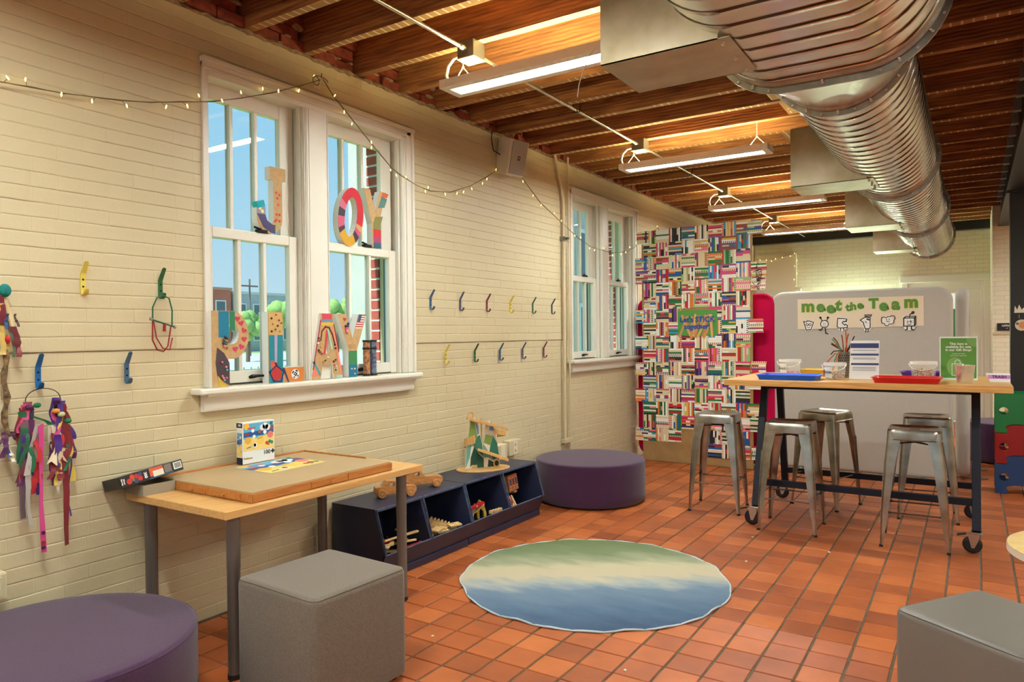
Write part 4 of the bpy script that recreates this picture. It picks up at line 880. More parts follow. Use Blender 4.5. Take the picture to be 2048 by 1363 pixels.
CARD = M('grey_card', (150,138,116), .7); b = B(); b.box(.01,.155,1.776,1.925,.7055,.708); b.box(.01,.155,1.776,1.779,.708,.752); b.box(.01,.155,1.922,1.925,.708,.752); b.box(.152,.155,1.779,1.922,.708,.752); b.box(.01,.013,1.779,1.922,.708,.752); b.build('tray', CARD, t)
t = thing('puzzle_box', 'black 300 piece berry puzzle box tilted on the grey box base', 'box', (.07,1.86,.755)); t.rotation_euler = (R(7), R(-13), 0); t.location = (.075, 1.83, .757)
B().box(-.065,.075,-.148,.148,.0,.05).build('carton', M('black_card', (26,22,22), .3), t, bevel=.001, world=False)
f = Flat((.0752,-.148,0), (0,1,0), (0,0,1)); 
for u, v, r_, c in ((.04,.02,.014,(196,50,44)),(.055,.036,.012,(210,70,56)),(.07,.014,.012,(60,70,110)),(.075,.034,.012,(186,40,40)),(.09,.02,.012,(200,54,44)),(.06,.022,.008,(90,140,70)),(.092,.038,.009,(70,80,120))): f.disc(u,v,r_*.9,c,1,10)
f.rect(.135,.20,.012,.048,(210,90,60),1); f.rect(.15,.20,.008,.034,(226,214,190),2); f.rect(.205,.24,.01,.046,(120,110,100),1); f.rect(.25,.29,.012,.044,(232,228,220),2)
for k in range(9): f.rect(.256+k*.0035,.2578+k*.0035,.016,.04,(24,22,22),3)
f.rect(.13,.245,.002,.008,(60,80,110),2); f.build('spine_print', PRINT, t, world=False)
text('300', .018, (.0758,-.148+.115,.026), (0,0,-1), (0,1,0), M('white_ink', (240,240,238), .5), t, bold=.0006, world=False); text('Mixed\nBerries', .0095, (.0758,-.148+.013,.025), (0,0,-1), (0,1,0), M('white_ink', (240,240,238), .5), t, bold=.0003, world=False)
# ---------------------------------------------------------------- dark blue cubbies
NAVY = M('navy_paint', (44,48,74), .42, noise=(6,(36,40,64)), bump=(40,.05)); NAVYE = M('worn_navy_edge', (104,118,142), .5, noise=(30,(60,72,104)))
SIDE = [(.012,.045),(.012,.41),(.355,.41),(.43,.155),(.385,.045)]
def cubby(y0, y1, label, dx):
    t = thing('cubby_unit', label, 'cubby', (.2,(y0+y1)/2,0), 0, 'dark blue cubbies'); X = lambda u, v, q: (u+dx, q, v); e = .016; ym = (y0+y1)/2
    for a, nm in ((y0,'side_panel'),(y1-e,'side_panel'),(ym-e/2,'divider')):
        p = B().plate(SIDE if nm[0] == 's' else [(.03,.05),(.03,.39),(.34,.39),(.418,.155),(.38,.05)], X, a, a+e).build(nm, NAVY, t)
        q = B(); q.beam((.3565+dx,a+e/2,.41),(.4315+dx,a+e/2,.155), .0145, .002, (0,1,0)); q.build('worn_edge', NAVYE, p)
    p = B().plate([(.012,.394),(.012,.412),(.358,.412),(.363,.394)], X, y0-.001, y1+.001).build('top_panel', NAVY, t); B().box(.357+dx,.3605+dx,y0,y1,.396,.411).build('worn_edge', NAVYE, p)
    B().box(.012+dx,.026+dx,y0+e,y1-e,.05,.394).build('back_panel', NAVY, t); B().box(.026+dx,.385+dx,y0+e,y1-e,.045,.06).build('bottom_panel', NAVY, t)
    p = B().plate([(.418,.155),(.43,.155),(.386,.045),(.374,.045)], X, y0, y1).build('front_lip', NAVY, t); B().box(.418+dx,.4305+dx,y0,y1,.1545,.157).build('worn_edge', NAVYE, p)
    B().box(.02+dx,.395+dx,y0+.002,y1-.002,0,.045).build('plinth', NAVY, t, bevel=.004)
cubby(3.01, 3.852, 'dark blue two-bin cubby unit carrying the wooden cars', 0); cubby(3.862, 4.80, 'dark blue two-bin cubby unit carrying the marble run', -.006)
WOODT = grain('toy_wood', (198,140,82), (168,108,56), 9, (3,9,9), .42, .06); WPALE = grain('pale_block', (222,186,130), (198,156,100), 9, (3,9,9), .55, .06)
def car(x, y, rz, label, s=1.0, low=False):
    t = thing('wooden_car', label, 'toy car', (x, y, .4135), rz)
    body = [(-.115,.018),(.115,.018),(.13,.03),(.13,.055),(.11,.062),(.03,.064),(.0,.098),(-.06,.104),(-.085,.07),(-.125,.066),(-.13,.03)]
    B().plate([(u*s,v*s) for u, v in body], lambda u, v, q: (u, q, v), -.028*s, .028*s, [[(-.02*s+.014*s*math.cos(-2*math.pi*i/12), .077*s+.012*s*math.sin(-2*math.pi*i/12)) for i in range(12)]]).build('body', WOODT, t, bevel=.004, world=False)
    for u in (-.085,.09):
        for w in (-1,1): B().lathe([(.001,-.009),(.024,-.009),(.026,-.006),(.026,.006),(.024,.009),(.006,.009),(.005,.006),(.001,.006)], 20, (u*s, w*.04*s, .027), 'y').build('wheel', WOODT, t, 40, world=False)
        B().lathe([(.005,-.05*s),(.005,.05*s)], 8, (u*s,0,.027), 'y').build('axle', WPALE, t, world=False)
car(.225, 3.325, R(52), 'tan wooden toy car nearer the camera, half behind the desk leg', 1.0); car(.185, 3.61, R(52), 'redder wooden toy car nearer the wall on the cubbies', 1.12)
# marble run toy
t = thing('marble_run', 'wooden ramp toy with two green pointed mountain towers', 'toy', (.185, 4.33, .412)); t.rotation_euler = (0,0,R(-33)); t.scale = (1.0,1.0,1.2)
LIGHTW = grain('ply_wood', (222,178,112), (204,154,88), 8, (6,6,2), .45, .04)
b = B(); b.lathe([(.001,.0),(.2,.0),(.203,.004),(.2,.009),(.001,.009)], 40); b.v = [(x*.62, y*1.02, z) for x, y, z in b.v]; b.build('base', LIGHTW, t, 40, world=False)
def tower(y, h, w, rz, tones):
    X = lambda u, v, q: (q*math.cos(rz)+u*math.sin(rz)*-1, y + q*math.sin(rz)+u*math.cos(rz), v)
    tw = B().plate([(-w,.009),(-w*.72,h*.55),(-w*.45,h*.9),(-w*.05,h),(w*.45,h*.82),(w*.8,h*.5),(w,.009),(.022,.009)]+arc(.0,.012,.022,0,180,8)[1:], X, -.006, .006).build('tower', M('tower_edge', (226,214,190), .6), t, world=False)
    f = B()
    for c, P in tones:
        f.c = lin(c); f.plate([(u*w, .012+v*(h-.014)) for u, v in P], X, .0058, .0072)
    f.build('painted_facets', PRINT, tw)
A1 = [((108,168,150),[(-.95,.0),(-.75,.5),(-.3,.45),(-.5,.2)]), ((126,150,70),[(-.7,.52),(-.35,.9),(.05,.86),(.3,.6),(-.1,.44)]), ((60,120,96),[(-.08,.44),(.32,.6),(.6,.62),(.8,.45),(.9,.2),(.4,.3)]), ((24,72,56),[(-.4,.2),(0,.42),(.4,.28),(.95,.18),(.97,.0),(.3,.0),(.26,.06),(-.26,.06),(-.45,.02)]), ((120,140,168),[(.1,.86),(.4,.8),(.5,.66),(.32,.62)])]
tower(-.07, .335, .072, R(-8), A1); tower(.055, .30, .07, R(-8), [((120,160,150),[(-.95,.2),(-.75,.5),(-.1,.3),(.3,.12),(-.2,.2)]), ((126,150,70),[(-.7,.52),(-.5,.7),(.3,.66),(.0,.46)]), ((44,110,88),[(.02,.46),(.32,.66),(.75,.5),(.95,.2),(.3,.14),(-.1,.32)]), ((20,66,52),[(-.3,.0),(-.2,.16),(.3,.1),(.96,.16),(.97,0)]), ((116,140,178),[(-.1,.78),(.1,.97),(.45,.8),(.4,.76)])])
for (p, q, w) in (((.02,-.13,.315),(.05,.17,.235),.05), ((.03,-.06,.125),(.07,.165,.05),.055)):
    p, q = Vector(p), Vector(q); d = q-p; b = B(); sd = d.cross(Vector((0,0,1))).normalized(); b.beam(p, q, w, .006)
    for s_ in (-1,1): b.beam(p+sd*w/2*s_+Vector((0,0,.006)), q+sd*w/2*s_+Vector((0,0,.006)), .005, .016)
    b.build('ramp', LIGHTW, t, bevel=.001, world=False)
b = B(); P = [(.0+.05*math.cos(R(a))-.03, -.07-.06*math.sin(R(a)), lerp(.19,.14,a/180)) for a in range(0,181,15)]; b.ribbon(P, [(0,0,.05)]*len(P), .006); b.build('curved_track', LIGHTW, t, 60, world=False)
b = B(); P = [(.03+.045*math.cos(R(a)), .12+.045*math.sin(R(a)), lerp(.235,.2,(a+90)/270)) for a in range(-90,181,15)]; b.ribbon(P, [(0,0,.028)]*len(P), .006); b.build('curved_track', LIGHTW, t, 60, world=False)
for y, z in ((.09,.035),(-.11,.335)): B().tube([(.04, y+.022*math.cos(i*.52), z+.022*math.sin(i*.52)) for i in range(12)], .005, 6, closed=True).build('loop', LIGHTW, t, 60, world=False)
B().tube([(-.03,-.0,.009),(-.03,-.0,.31)], .006, 8).build('post', LIGHTW, t, 40, world=False)
# toys in the bins
rb_ = random.Random(21)
def block(nm, lab, cat, x, y, z, size, rgbm, rz=0, rx=0, ry=0, grp=None):
    o = B().obox((0,0,0), size).build(nm, rgbm, None, bevel=.002); o.location = (x,y,z); o.rotation_euler = (rx, ry, rz); return tag(o, lab, cat, grp)
for k in range(22):
    block('wood_track', 'pale wooden train track piece heaped in the nearest bin', 'track piece', .24+rb_.uniform(-.06,.13), 3.06+rb_.uniform(.03,.33), .08+k*.006, (.02, rb_.uniform(.09,.15), .012), WPALE, rb_.uniform(-.9,.6), rb_.uniform(-.3,.3), rb_.uniform(-.3,.2), 'track pieces in the nearest bin')
def wavy(x, y, z, rz, ry, k):
    b = B(); n = 14; b.plate([(-.075,0)]+[(lerp(-.075,.075,i/n), .03+.006*math.sin(i*1.5)) for i in range(n+1)]+[(.075,0)], lambda u, v, q: (u, q, v), -.005, .005); o = b.build('wavy_track', WPALE, None); o.location = (x,y,z); o.rotation_euler = (.2, ry, rz); tag(o, 'pale wavy-edged wooden slat fanned in the second bin', 'track piece', 'wavy slats in the second bin')
for k in range(8): wavy(.22+.016*k, 3.60+.013*k, .165-.006*k, R(80-5*k), R(-12), k)
for k in range(6): block('wood_track', 'short pale wooden piece lying in the second bin', 'track piece', .29+rb_.uniform(0,.09), 3.48+k*.05, .145+.01*(k % 3), (.05,.09,.012), WPALE, rb_.uniform(-.4,.4), 0, R(8), 'short pieces in the second bin')
def rail(x, y, z, rz, rgb, lab):
    t = thing('train_track', lab, 'track piece', (x,y,z), rz); t.rotation_euler = (0, R(-14), rz); m = M('plastic_%d_%d_%d' % rgb, rgb, .35)
    B().box(-.02,.02,-.1,.1,0,.008).build('bed', m, t, world=False)
    for u in (-.016,.016): B().box(u-.004,u+.004,-.1,.1,.008,.018).build('rail', m, t, world=False)
    for k in range(5): B().box(-.01,.01,-.08+.04*k-.004,-.08+.04*k+.004,.008,.011).build('sleeper', M('track_dark', (40,30,26), .5), t, world=False)
rail(.375, 3.30, .125, R(-6), (200,34,34), 'red plastic track lying along the lip of the nearest bin')
def engine(x, y, z, rz, c1, c2, lab):
    t = thing('toy_train', lab, 'toy train', (x,y,z), rz); m1, m2 = M('toy_%d_%d_%d' % c1, c1, .3), M('toy_%d_%d_%d' % c2, c2, .3)
    B().box(-.035,.035,-.015,.015,.008,.02).build('chassis', BLACK, t, world=False); B().lathe([(.014,-.005),(.014,.034)], 14, (0,0,.034), 'x').build('boiler', m1, t, 40, world=False); B().box(-.035,-.006,-.016,.016,.02,.055).build('cab', m2, t, bevel=.002, world=False); B().lathe([(.004,.045),(.007,.062)], 8, (.022,0,0)).build('funnel', BLACK, t, world=False)
    for u in (-.022,.022):
        for w in (-.017,.017): B().lathe([(.011,-.003),(.011,.003)], 12, (u,w,.011), 'y').build('wheel', BLACK, t, world=False)
engine(.30, 3.14, .155, R(70), (190,30,34), (36,120,150), 'small red toy engine with teal cab in the nearest bin')
for k in range(9): block('wood_plank', 'thin pale wooden plank leaning in the third bin', 'plank', .25+rb_.uniform(-.03,.1), 3.90+.02*k, .15+.01*(k % 4), (.016,.15,.008), WPALE, rb_.uniform(-.5,.5), R(rb_.uniform(20,50)), 0, 'planks in the third bin')
t = thing('toy_bridge', 'red wooden bridge piece resting on planks in the third bin', 'toy', (.33,4.03,.215), R(84)); t.rotation_euler = (0, R(-8), R(80)); B().plate([(-.07,-.004),(-.06,.012),(.05,.018),(.075,.012),(.075,-.008)], lambda u, v, q: (u,q,v), -.012, .012).build('beam', M('toy_red', (180,26,40), .3), t, bevel=.002, world=False)
B().box(-.066,-.056,-.01,.01,-.075,-.004).build('post', WPALE, t, world=False); B().lathe([(.005,-.014),(.005,.014)], 8, (.0,0,.006), 'y').build('pin', M('white_card', (236,232,224), .45), t, world=False)
t = thing('toy_arch', 'yellow wooden toy arch standing in the third bin', 'toy', (.32,4.10,.12), R(60)); B().plate([(-.03,0),(-.04,.07),(-.01,.13),(.02,.1),(.04,.03),(.04,0),(.022,0),(.015,.05),(-.005,.07),(-.015,.05),(-.012,0)], lambda u, v, q: (u,q,v), -.012, .012).build('arch', M('toy_yellow', (206,170,60), .4), t, bevel=.002, world=False)
for k in range(4): block('wood_track', 'ridged pale wooden piece near the third bin\'s lip', 'track piece', .37+.004*k, 4.16+.03*k, .155, (.03,.028,.022), WPALE, .3, 0, 0, 'ridged pieces in the third bin')
for k in range(6): block('wood_plank', 'pale wooden plank leaning in the last bin', 'plank', .265+.014*k, 4.445+.012*k, .155, (.014,.12,.02), WPALE, R(55), R(rb_.uniform(25,40)), 0, 'planks in the last bin')
o = B().lathe([(.001,-.01),(.03,-.01),(.034,-.006),(.034,.006),(.03,.01),(.001,.01)], 20).build('toy_disc', M('toy_red', (180,26,40), .3), None, 40); o.location = (.365,4.385,.175); o.rotation_euler = (R(75),0,R(20)); tag(o, 'red toy disc leaning by the divider of the last bin', 'toy disc')
t = thing('toy_house', 'small orange brick toy house front with three windows in the last bin', 'toy house', (.22,4.60,.265), R(8)); t.rotation_euler = (0, R(-10), R(6)); BO = M('toy_brick_orange', (196,96,66), .5); B().box(-.05,.05,-.075,.075,-.06,.06).build('block', WOODT, t, bevel=.002, world=False)
f = Flat((.0502,0,0), (0,1,0), (0,0,1)); f.rect(-.073,.073,-.04,.058,(204,104,72),1)
for u in (-.046,0,.046):
    f.poly([(u-.016,-.02),(u+.016,-.02),(u+.016,.03)]+arc(u,.03,.016,0,180,6)[1:]+[(u-.016,.03)], (228,170,130), 2); f.rect(u-.012,u+.012,-.018,.032,(70,80,104),3); f.rect(u-.017,u+.017,-.028,-.022,(230,200,170),3); f.rect(u-.01,u+.01,-.045,-.038,(230,190,150),3)
f.build('facade_print', PRINT, t, world=False); B().box(-.19,.06,-.02,.02,-.075,-.062).build('tongue', WOODT, t, world=False)

# ================================================================ LETTERS
KRAFT = M('kraft_card', (196,160,112), .75, noise=(40,(182,146,98))); LSIDE = M('white_letter_side', (238,236,228), .6)
def letter(name, label, outline, holes, y0, z0, xf, dep_, deco, lean=0, grp='cardboard letters spelling PLAY'):
    """upright card letter; outline in metres (y across, z up), front face towards +x"""
    t = thing(name, label, 'letter', (xf, y0, z0), 0, grp); t.rotation_euler = (lean, 0, 0)
    B().plate(outline, lambda u, v, q: (q, u, v), -dep_, 0, holes).build('body', LSIDE, t, world=False)
    # kraft front face inset a hair
    B().plate(outline, lambda u, v, q: (q, u, v), 0, .0012, holes).build('front_face', KRAFT, t, world=False)
    f = Flat((.0013,0,0), (0,1,0), (0,0,1)); f.dl = .0005; deco(f); f.build('painted_decoration', PRINT, t, world=False)
    return t
def poms(t, pts, rgbs, r=.008):
    for k, (u, v) in enumerate(pts): B().ball((.006, u, v), r, 7, 5).build('pompom', M('pom_%d_%d_%d' % rgbs[k % len(rgbs)], rgbs[k % len(rgbs)], .9), t, 60, world=False)
H = .384
def dP(f):
    f.rect(.04,.10,.25,H-.002,(20,120,150),1); f.rect(.104,.135,.285,H-.002,(40,120,84),1); f.poly([(.03,.2),(.02,.12),(.03,.05),(.10,.005),(.10,.12),(.07,.17)], (74,62,70), 1); f.poly([(.04,.0),(.03,.06),(.085,.0)], (200,168,60), 2)
    for u, v, r_ in ((.15,.345,0),(.172,.322,.3),(.188,.285,-.5),(.19,.24,0),(.172,.2,-.4),(.135,.19,.1)): f.heart(u, v, .017, (196,58,92), 2, r_)
    f.disc(.085,.195,.008,(150,80,60),1)
oP = [(0,0),(.095,0),(.095,.14),(.13,.14)]+arc(.118,.262,.0,0,0,1)[:0]+[(.118+.1*math.cos(R(a)), .262+.122*math.sin(R(a))) for a in range(-80,91,12)]+[(0,H)]
hP = [(.085,.215),(.115,.215)]+[(.118+.042*math.cos(R(a)), .265+.05*math.sin(R(a))) for a in range(-70,71,20)]+[(.085,.315)]
t = letter('letter_p', 'cardboard letter P with red hearts and a teal patch on the sill', oP, [hP], 2.205, 1.149, .035, .05, dP)
poms(t, [(.075,.25),(.068,.235),(.08,.232),(.065,.22),(.078,.216),(.072,.205),(.083,.243)], [(60,66,74),(84,96,96),(190,150,100)]); poms(t, [(.055,.125),(.078,.1),(.082,.085),(.055,.055),(.062,.045),(.068,.034),(.08,.045)], [(226,120,130),(236,150,150),(110,170,190)], .006)
def dL(f):
    f.rect(.004,.096,.26,H-.002,(206,166,104),1); f.rect(.004,.096,.0,.26,(28,128,142),1); f.poly([(.04,.26),(.06,.26),(.055,.1),(.04,.1)], (170,160,190), 2); f.poly([(.01,.12),(.035,.12),(.06,.1),(.085,.03),(.02,.04)], (206,96,80), 2); f.disc(.05,.05,.035,(180,50,50),3,10,.045); f.stroke([(.005,.06),(.05,.095),(.1,.06),(.08,.005),(.03,.012)], .008, (44,52,96), 4, True)
    f.rect(.11,.24,.002,.078,(206,124,58),1); f.stroke([(.1,.075),(.13,.005)], .012, (60,60,96), 2); f.disc(.18,.042,.028,(230,230,226),2)
    for k in range(12): f.disc(.18+.02*math.cos(k*2.4)*(.4+.6*(k % 2)), .042+.02*math.sin(k*2.4)*(.4+.6*(k % 2)), .005, (30,30,30), 3, 7)
t = letter('letter_l', 'cardboard letter L painted teal with an orange foot', [(0,0),(.245,0),(.245,.082),(.098,.082),(.098,H),(0,H)], [], 2.55, 1.149, .03, .05, dL)
poms(t, [(.02,.35),(.05,.37),(.07,.34),(.03,.32),(.06,.31),(.085,.325),(.045,.29),(.075,.28),(.02,.28)], [(60,50,44),(206,90,50),(90,120,96),(190,150,90)], .006)
def dA(f):
    f.rect(.082,.158,.35,H-.002,(206,70,84),1); f.rect(.076,.164,.335,.35,(110,140,170),1); f.rect(.074,.166,.315,.33,(206,180,60),1); f.poly([(.16,.31),(.168,.31),(.24,.02),(.215,.02)], (226,140,110), 1); f.stroke([(.07,.34),(.01,.06)], .007, (170,40,70), 2); f.stroke([(.172,.32),(.21,.16)], .006, (140,30,34), 2)
    f.stroke([(.07,.23),(.08,.28),(.105,.305),(.135,.30),(.16,.26),(.18,.2)], .009, (120,40,30), 2); f.stroke([(.118,.28),(.098,.15)], .012, (206,60,50), 2); f.stroke([(.125,.285),(.155,.18)], .012, (150,196,180), 2)
    f.poly([(.0,.02),(.055,.02),(.02,.1)], (226,130,100), 1); f.stroke([(.015,.1),(.06,.03)], .014, (60,150,170), 2); f.rect(.185,.238,.0,.02,(150,190,180),2)
oA = [(0,0),(.066,0),(.082,.085),(.158,.085),(.174,0),(.24,0),(.165,H),(.075,H)]; hA = [(.1,.15),(.14,.15),(.122,.28),(.118,.28)]
t = letter('letter_a', 'cardboard letter A with rainbow stripes and beads on the sill', oA, [hA], 2.85, 1.149, .03, .05, dA)
poms(t, [(.05,.24),(.055,.225),(.045,.21),(.065,.23),(.07,.19),(.05,.17),(.06,.16),(.075,.15),(.12,.125),(.1,.11),(.085,.1),(.165,.1),(.18,.11),(.17,.08),(.185,.07),(.18,.05),(.17,.04),(.175,.2),(.18,.18)], [(90,60,50),(200,80,90),(226,214,196),(60,110,90),(206,170,90),(40,40,44)], .0065)
def dY(f):
    f.poly([(.085,.16),(.155,.16),(.155,.075),(.085,.075)], (60,130,80), 1); f.rect(.085,.155,.0,.075,(20,110,140),1); f.heart(.055,.352,.014,(170,70,50),1)
    U = lambda a, c: (.18+a*.055-c*.036, H-.002-c*.085)
    for k in range(6): f.poly([U(0,k/6),U(1,k/6),U(1,(k+.5)/6),U(0,(k+.5)/6)], (186,40,40), 2); f.poly([U(0,(k+.5)/6),U(1,(k+.5)/6),U(1,(k+1)/6),U(0,(k+1)/6)], (232,224,206), 2)
    f.poly([U(-.05,0),U(.4,0),U(.4,.5),U(-.05,.5)], (60,80,120), 3)
    for k in range(5): f.stroke([(.09+k*.012,.2),(.09+k*.012,.175)], .003, (176,136,80), 1)
oY = [(.085,0),(.155,0),(.155,.16),(.24,H),(.172,H),(.12,.235),(.068,H),(0,H),(.085,.16)]
t = letter('letter_y', 'cardboard letter Y with a small flag and green stem on the sill', oY, [], 3.065, 1.149, .02, .05, dY)
poms(t, [(.06,.31),(.07,.3),(.065,.285),(.075,.31),(.06,.295),(.072,.275),(.08,.325)], [(60,50,110),(226,90,120),(236,150,160)], .008); poms(t, [(.105,.05),(.13,.05),(.13,.02)], [(236,180,190),(220,226,230)], .006)
g2 = 'cardboard letters spelling JOY'
def dJ(f):
    f.poly([(.0,.1),(.055,.1),(.065,.07),(.10,.05),(.12,.05),(.12,.0),(.09,.005),(.04,.03)], (66,58,104), 1); f.rect(0,.055,.1,.14,(150,140,150),1); f.disc(.02,.13,.01,(226,222,170),2); f.disc(.035,.115,.01,(226,222,170),2)
    for u, v in ((.13,.23),(.15,.22),(.137,.2),(.143,.165),(.13,.11),(.15,.11),(.128,.08),(.15,.075),(.118,.07)): f.disc(u,v,.0075,(200,60,50),1,9)
    f.disc(.137,.05,.012,(160,170,100),1)
oJ = [(0,.14),(0,.09)]+[(.085+.085*math.cos(R(a)), .085+.085*math.sin(R(a))) for a in range(190,361,15)]+[(.17,.30),(.195,.30),(.195,.37),(.09,.37),(.09,.30),(.112,.30),(.112,.085)]+[(.085+.028*math.cos(R(a)), .085+.032*math.sin(R(a))) for a in range(-20,-181,-25)]+[(.057,.14)]
t = letter('letter_j', 'cardboard letter J with red dots standing on the left window\'s meeting rail', oJ, [], 2.535, 1.967, -.03, .045, dJ, 0, g2); B().obox((-.01,.02,.152), (.04,.05,.035), 0, .3).build('foil_bow', M('teal_foil', (40,170,190), .25, .4), t, world=False)
def dO(f):
    def band(a0, a1, c):
        P = [(.105+.105*math.cos(R(a)), .185+.185*math.sin(R(a))) for a in range(a0, a1+1, 6)] + [(.105+.052*math.cos(R(a)), .185+.125*math.sin(R(a))) for a in range(a1, a0-1, -6)]
        f.poly(P, c, 1)
    band(-12,150,(196,40,56)); band(150,168,(206,110,130)); band(168,186,(60,56,64)); band(186,210,(206,90,120)); band(210,222,(70,44,66)); band(222,306,(206,156,44)); band(306,324,(70,44,66)); band(324,336,(206,90,120)); band(336,348,(196,160,112))
eo = [(.105+.105*math.cos(R(a)), .185+.185*math.sin(R(a))) for a in range(0,360,10)]; ei = [(.105+.052*math.cos(R(a)), .185+.125*math.sin(R(a))) for a in range(0,360,15)]
letter('letter_o', 'cardboard letter O banded red, pink and ochre leaning on the letter Y', eo, [ei], 3.10, 1.972, -.03, .045, dO, R(-9), g2)
def dY2(f):
    f.poly([(.085,.16),(.155,.16),(.175,.21),(.105,.2)], (128,126,66), 1); f.rect(.085,.155,.12,.16,(128,126,66),1); f.rect(.085,.155,.07,.12,(196,44,52),1); f.rect(.085,.155,.035,.07,(170,60,110),1); f.rect(.085,.155,.0,.035,(50,90,110),1); f.poly([(.13,.26),(.19,.27),(.215,.33),(.165,.34)], (86,128,124), 1); f.poly([(.165,.34),(.215,.335),(.23,.365),(.175,.368)], (206,100,60), 1)
k_ = .87
letter('letter_y', 'cardboard letter Y with red and olive stem on the right window\'s meeting rail', [(u*k_, v*.965) for u, v in oY], [], 3.345, 1.967, -.03, .045, lambda f: dY2(f), 0, g2)
# twin tubes beside the Y
for k, (y, c, lb) in enumerate(((3.315,(206,140,90),'orange patterned black-capped tube beside the letter Y'), (3.372,(120,140,160),'blue patterned black-capped tube nearest the right sash'))):
    t = thing('craft_tube', lb, 'tube', (.01,y,1.149)); m = M('tube_paper_%d' % k, c, .4, noise=(60, [(70,50,40),(40,50,80)][k]))
    B().lathe([(.022,.008),(.022,.212)], 18, (.01,y,1.149)).build('barrel', m, t, 40)
    for z in (0,.165,.212): B().lathe([(.024,z),(.026,z+.002),(.026,z+.01),(.024,z+.012)], 18, (.01,y,1.149)).build('cap', BLACK, t, 40)

# ================================================================ PARTITIONS AND STICK PANEL
def partition(name, label, O, rz, w, h, th, mat, feet=True):
    t = thing(name, label, 'partition', O, rz, 'rounded felt partitions'); b = B(); b.rplate(rrect(-w/2,w/2,.03,h,.13,8), lambda u, v, q: (u, q, v), -th/2, th/2, th*.42, 5); b.build('panel', mat, t, 60, world=False)
    for s_ in (-1,1): q = B(); q.box(s_*(w/2-.25)-.03, s_*(w/2-.25)+.03, -.2, .2, 0, .012); q.box(s_*(w/2-.25)-.02, s_*(w/2-.25)+.02, -.02, .02, .01, .05); q.build('foot', M('foot_grey', (150,148,144), .4, .7), t, bevel=.004, world=False)
GF = M('grey_panel_felt', (196,190,180), .95, noise=(160,(184,178,168)), bump=(260,.25), spec=.2); PF = M('magenta_panel_felt', (196,14,72), .95, noise=(160,(184,10,64)), bump=(260,.2), spec=.2)
partition('felt_partition', 'wide light grey partition behind the tall table carrying the team sign', (2.27,7.68,0), 0, 1.6, 1.80, .09, GF)
partition('felt_partition', 'light grey partition seen end-on right of the wide grey one', (3.137,8.30,0), R(90), 1.0, 1.79, .11, GF)
partition('felt_partition', 'magenta partition standing behind the craft stick panel', (.77,7.66,0), 0, 1.50, 1.80, .09, PF)
b = Flat((3.195,8.3,1.35), (0,1,0), (0,0,1)); b.rect(-.3,.3,-.3,.28,(226,214,196),1); b.rect(-.3,.3,-.3,-.1,(40,34,30),2); b.disc(-.1,.15,.08,(50,40,36),2); tag(b.build('poster', PRINT), 'poster pinned on the end-on grey partition\'s far side', 'poster')
# stick panel
sp = thing('stick_panel', 'tall panel of basket-woven painted craft sticks leaning on the magenta partition', 'craft panel', (.74,7.46,0), 0)
PY = 7.455
B().box(.15,1.34,PY+.002,PY+.02,.005,2.44).build('cardboard_back', M('plain_cardboard', (168,134,86), .85, noise=(8,(152,118,72))), sp)
CREAM = (228,210,170); PAL = [(200,36,44),(200,36,44),(224,120,50),(34,100,60),(216,72,120),(216,72,120),(240,120,150),(30,90,160),(60,150,196),(20,110,90),(34,120,60),(150,190,120),(226,190,70),(224,120,50),(110,60,140),(60,40,110),(40,34,36),(246,244,236),(246,244,236),(150,70,40)]
rs = random.Random(5); STK = MC('painted_stick', .5)
def stick_block(cx, cz, vert, name='stick_block'):
    b = B(); n = 8; w = .0178; L = .147 + rs.uniform(-.004,.004); warm = rs.random(); mood = rs.sample(PAL, 6)
    for i in range(n):
        off = (i-(n-1)/2)*w; th = .0035 + rs.uniform(0,.0015); sh = rs.uniform(-.003,.003); seg = rs.choice([1,1,1,1,1,2,2,3,14]); base = rs.choice(mood) if rs.random() < .55 else rs.choice([CREAM,CREAM,(246,240,226)]); alt = rs.choice(mood+[CREAM, CREAM, (40,34,36)])
        # rounded stick ends
        us = [-L/2, -L/2+.004] + [lerp(-L/2+.004, L/2-.004, k/seg) for k in range(1, seg)] + [L/2-.004, L/2]
        for k in range(len(us)-1):
            b.c = lin(base if (k % 2 == 0 or seg == 1) else alt)
            h0 = w*.46*(.55 if k == 0 else 1); h1 = w*.46*(.55 if k == len(us)-2 else 1); P = []
            for (u, hh) in ((us[k]+sh, h0), (us[k+1]+sh, h1)):
                for v, yy in ((off-hh, 0), (off+hh, 0), (off+hh, -th), (off-hh, -th)):
                    P.append((cx+(v if vert else u), PY+yy, cz+(u if vert else v)))
            b.add(P, [(4,5,1,0)[::-1] if False else (0,1,5,4), (1,2,6,5), (2,3,7,6), (3,0,4,7)] + ([(0,1,2,3)] if k == 0 else []) + ([(7,6,5,4)] if k == len(us)-2 else []))
    b.build(name, STK, sp)
pitch = .1435; sx0, sz0 = .168, .075
for r_ in range(17):
    for c_ in range(-1, 9):
        x, z = sx0 + pitch*(c_+.5) + (r_-8)*.0012, sz0 + pitch*(r_+.5) + c_*.003
        vert = (r_+c_) % 2 == 0
        if c_ == -1:                                                     # blocks sticking out on the left
            if r_ in (1,4,6,8,10,13,14): stick_block(x+.05, z, False)
            elif r_ == 16: stick_block(x+.06, z, False)
            continue
        if c_ == 8:
            if r_ in (0,2,3,5,6,9,12,13,16): stick_block(x+rs.uniform(-.03,.02), z, False)
            continue
        if r_ == 0 and c_ < 5: continue
        if r_ == 1 and c_ in (3,): continue
        if .54 < x < 1.0 and 1.34 < z < 1.66 and not (x > .93 or x < .56): continue
        stick_block(x, z, vert)
f = Flat((.772,PY-.006,1.50), (1,0,0), (0,0,1)); f.rect(-.212,.212,-.135,.135,(84,150,66),1)
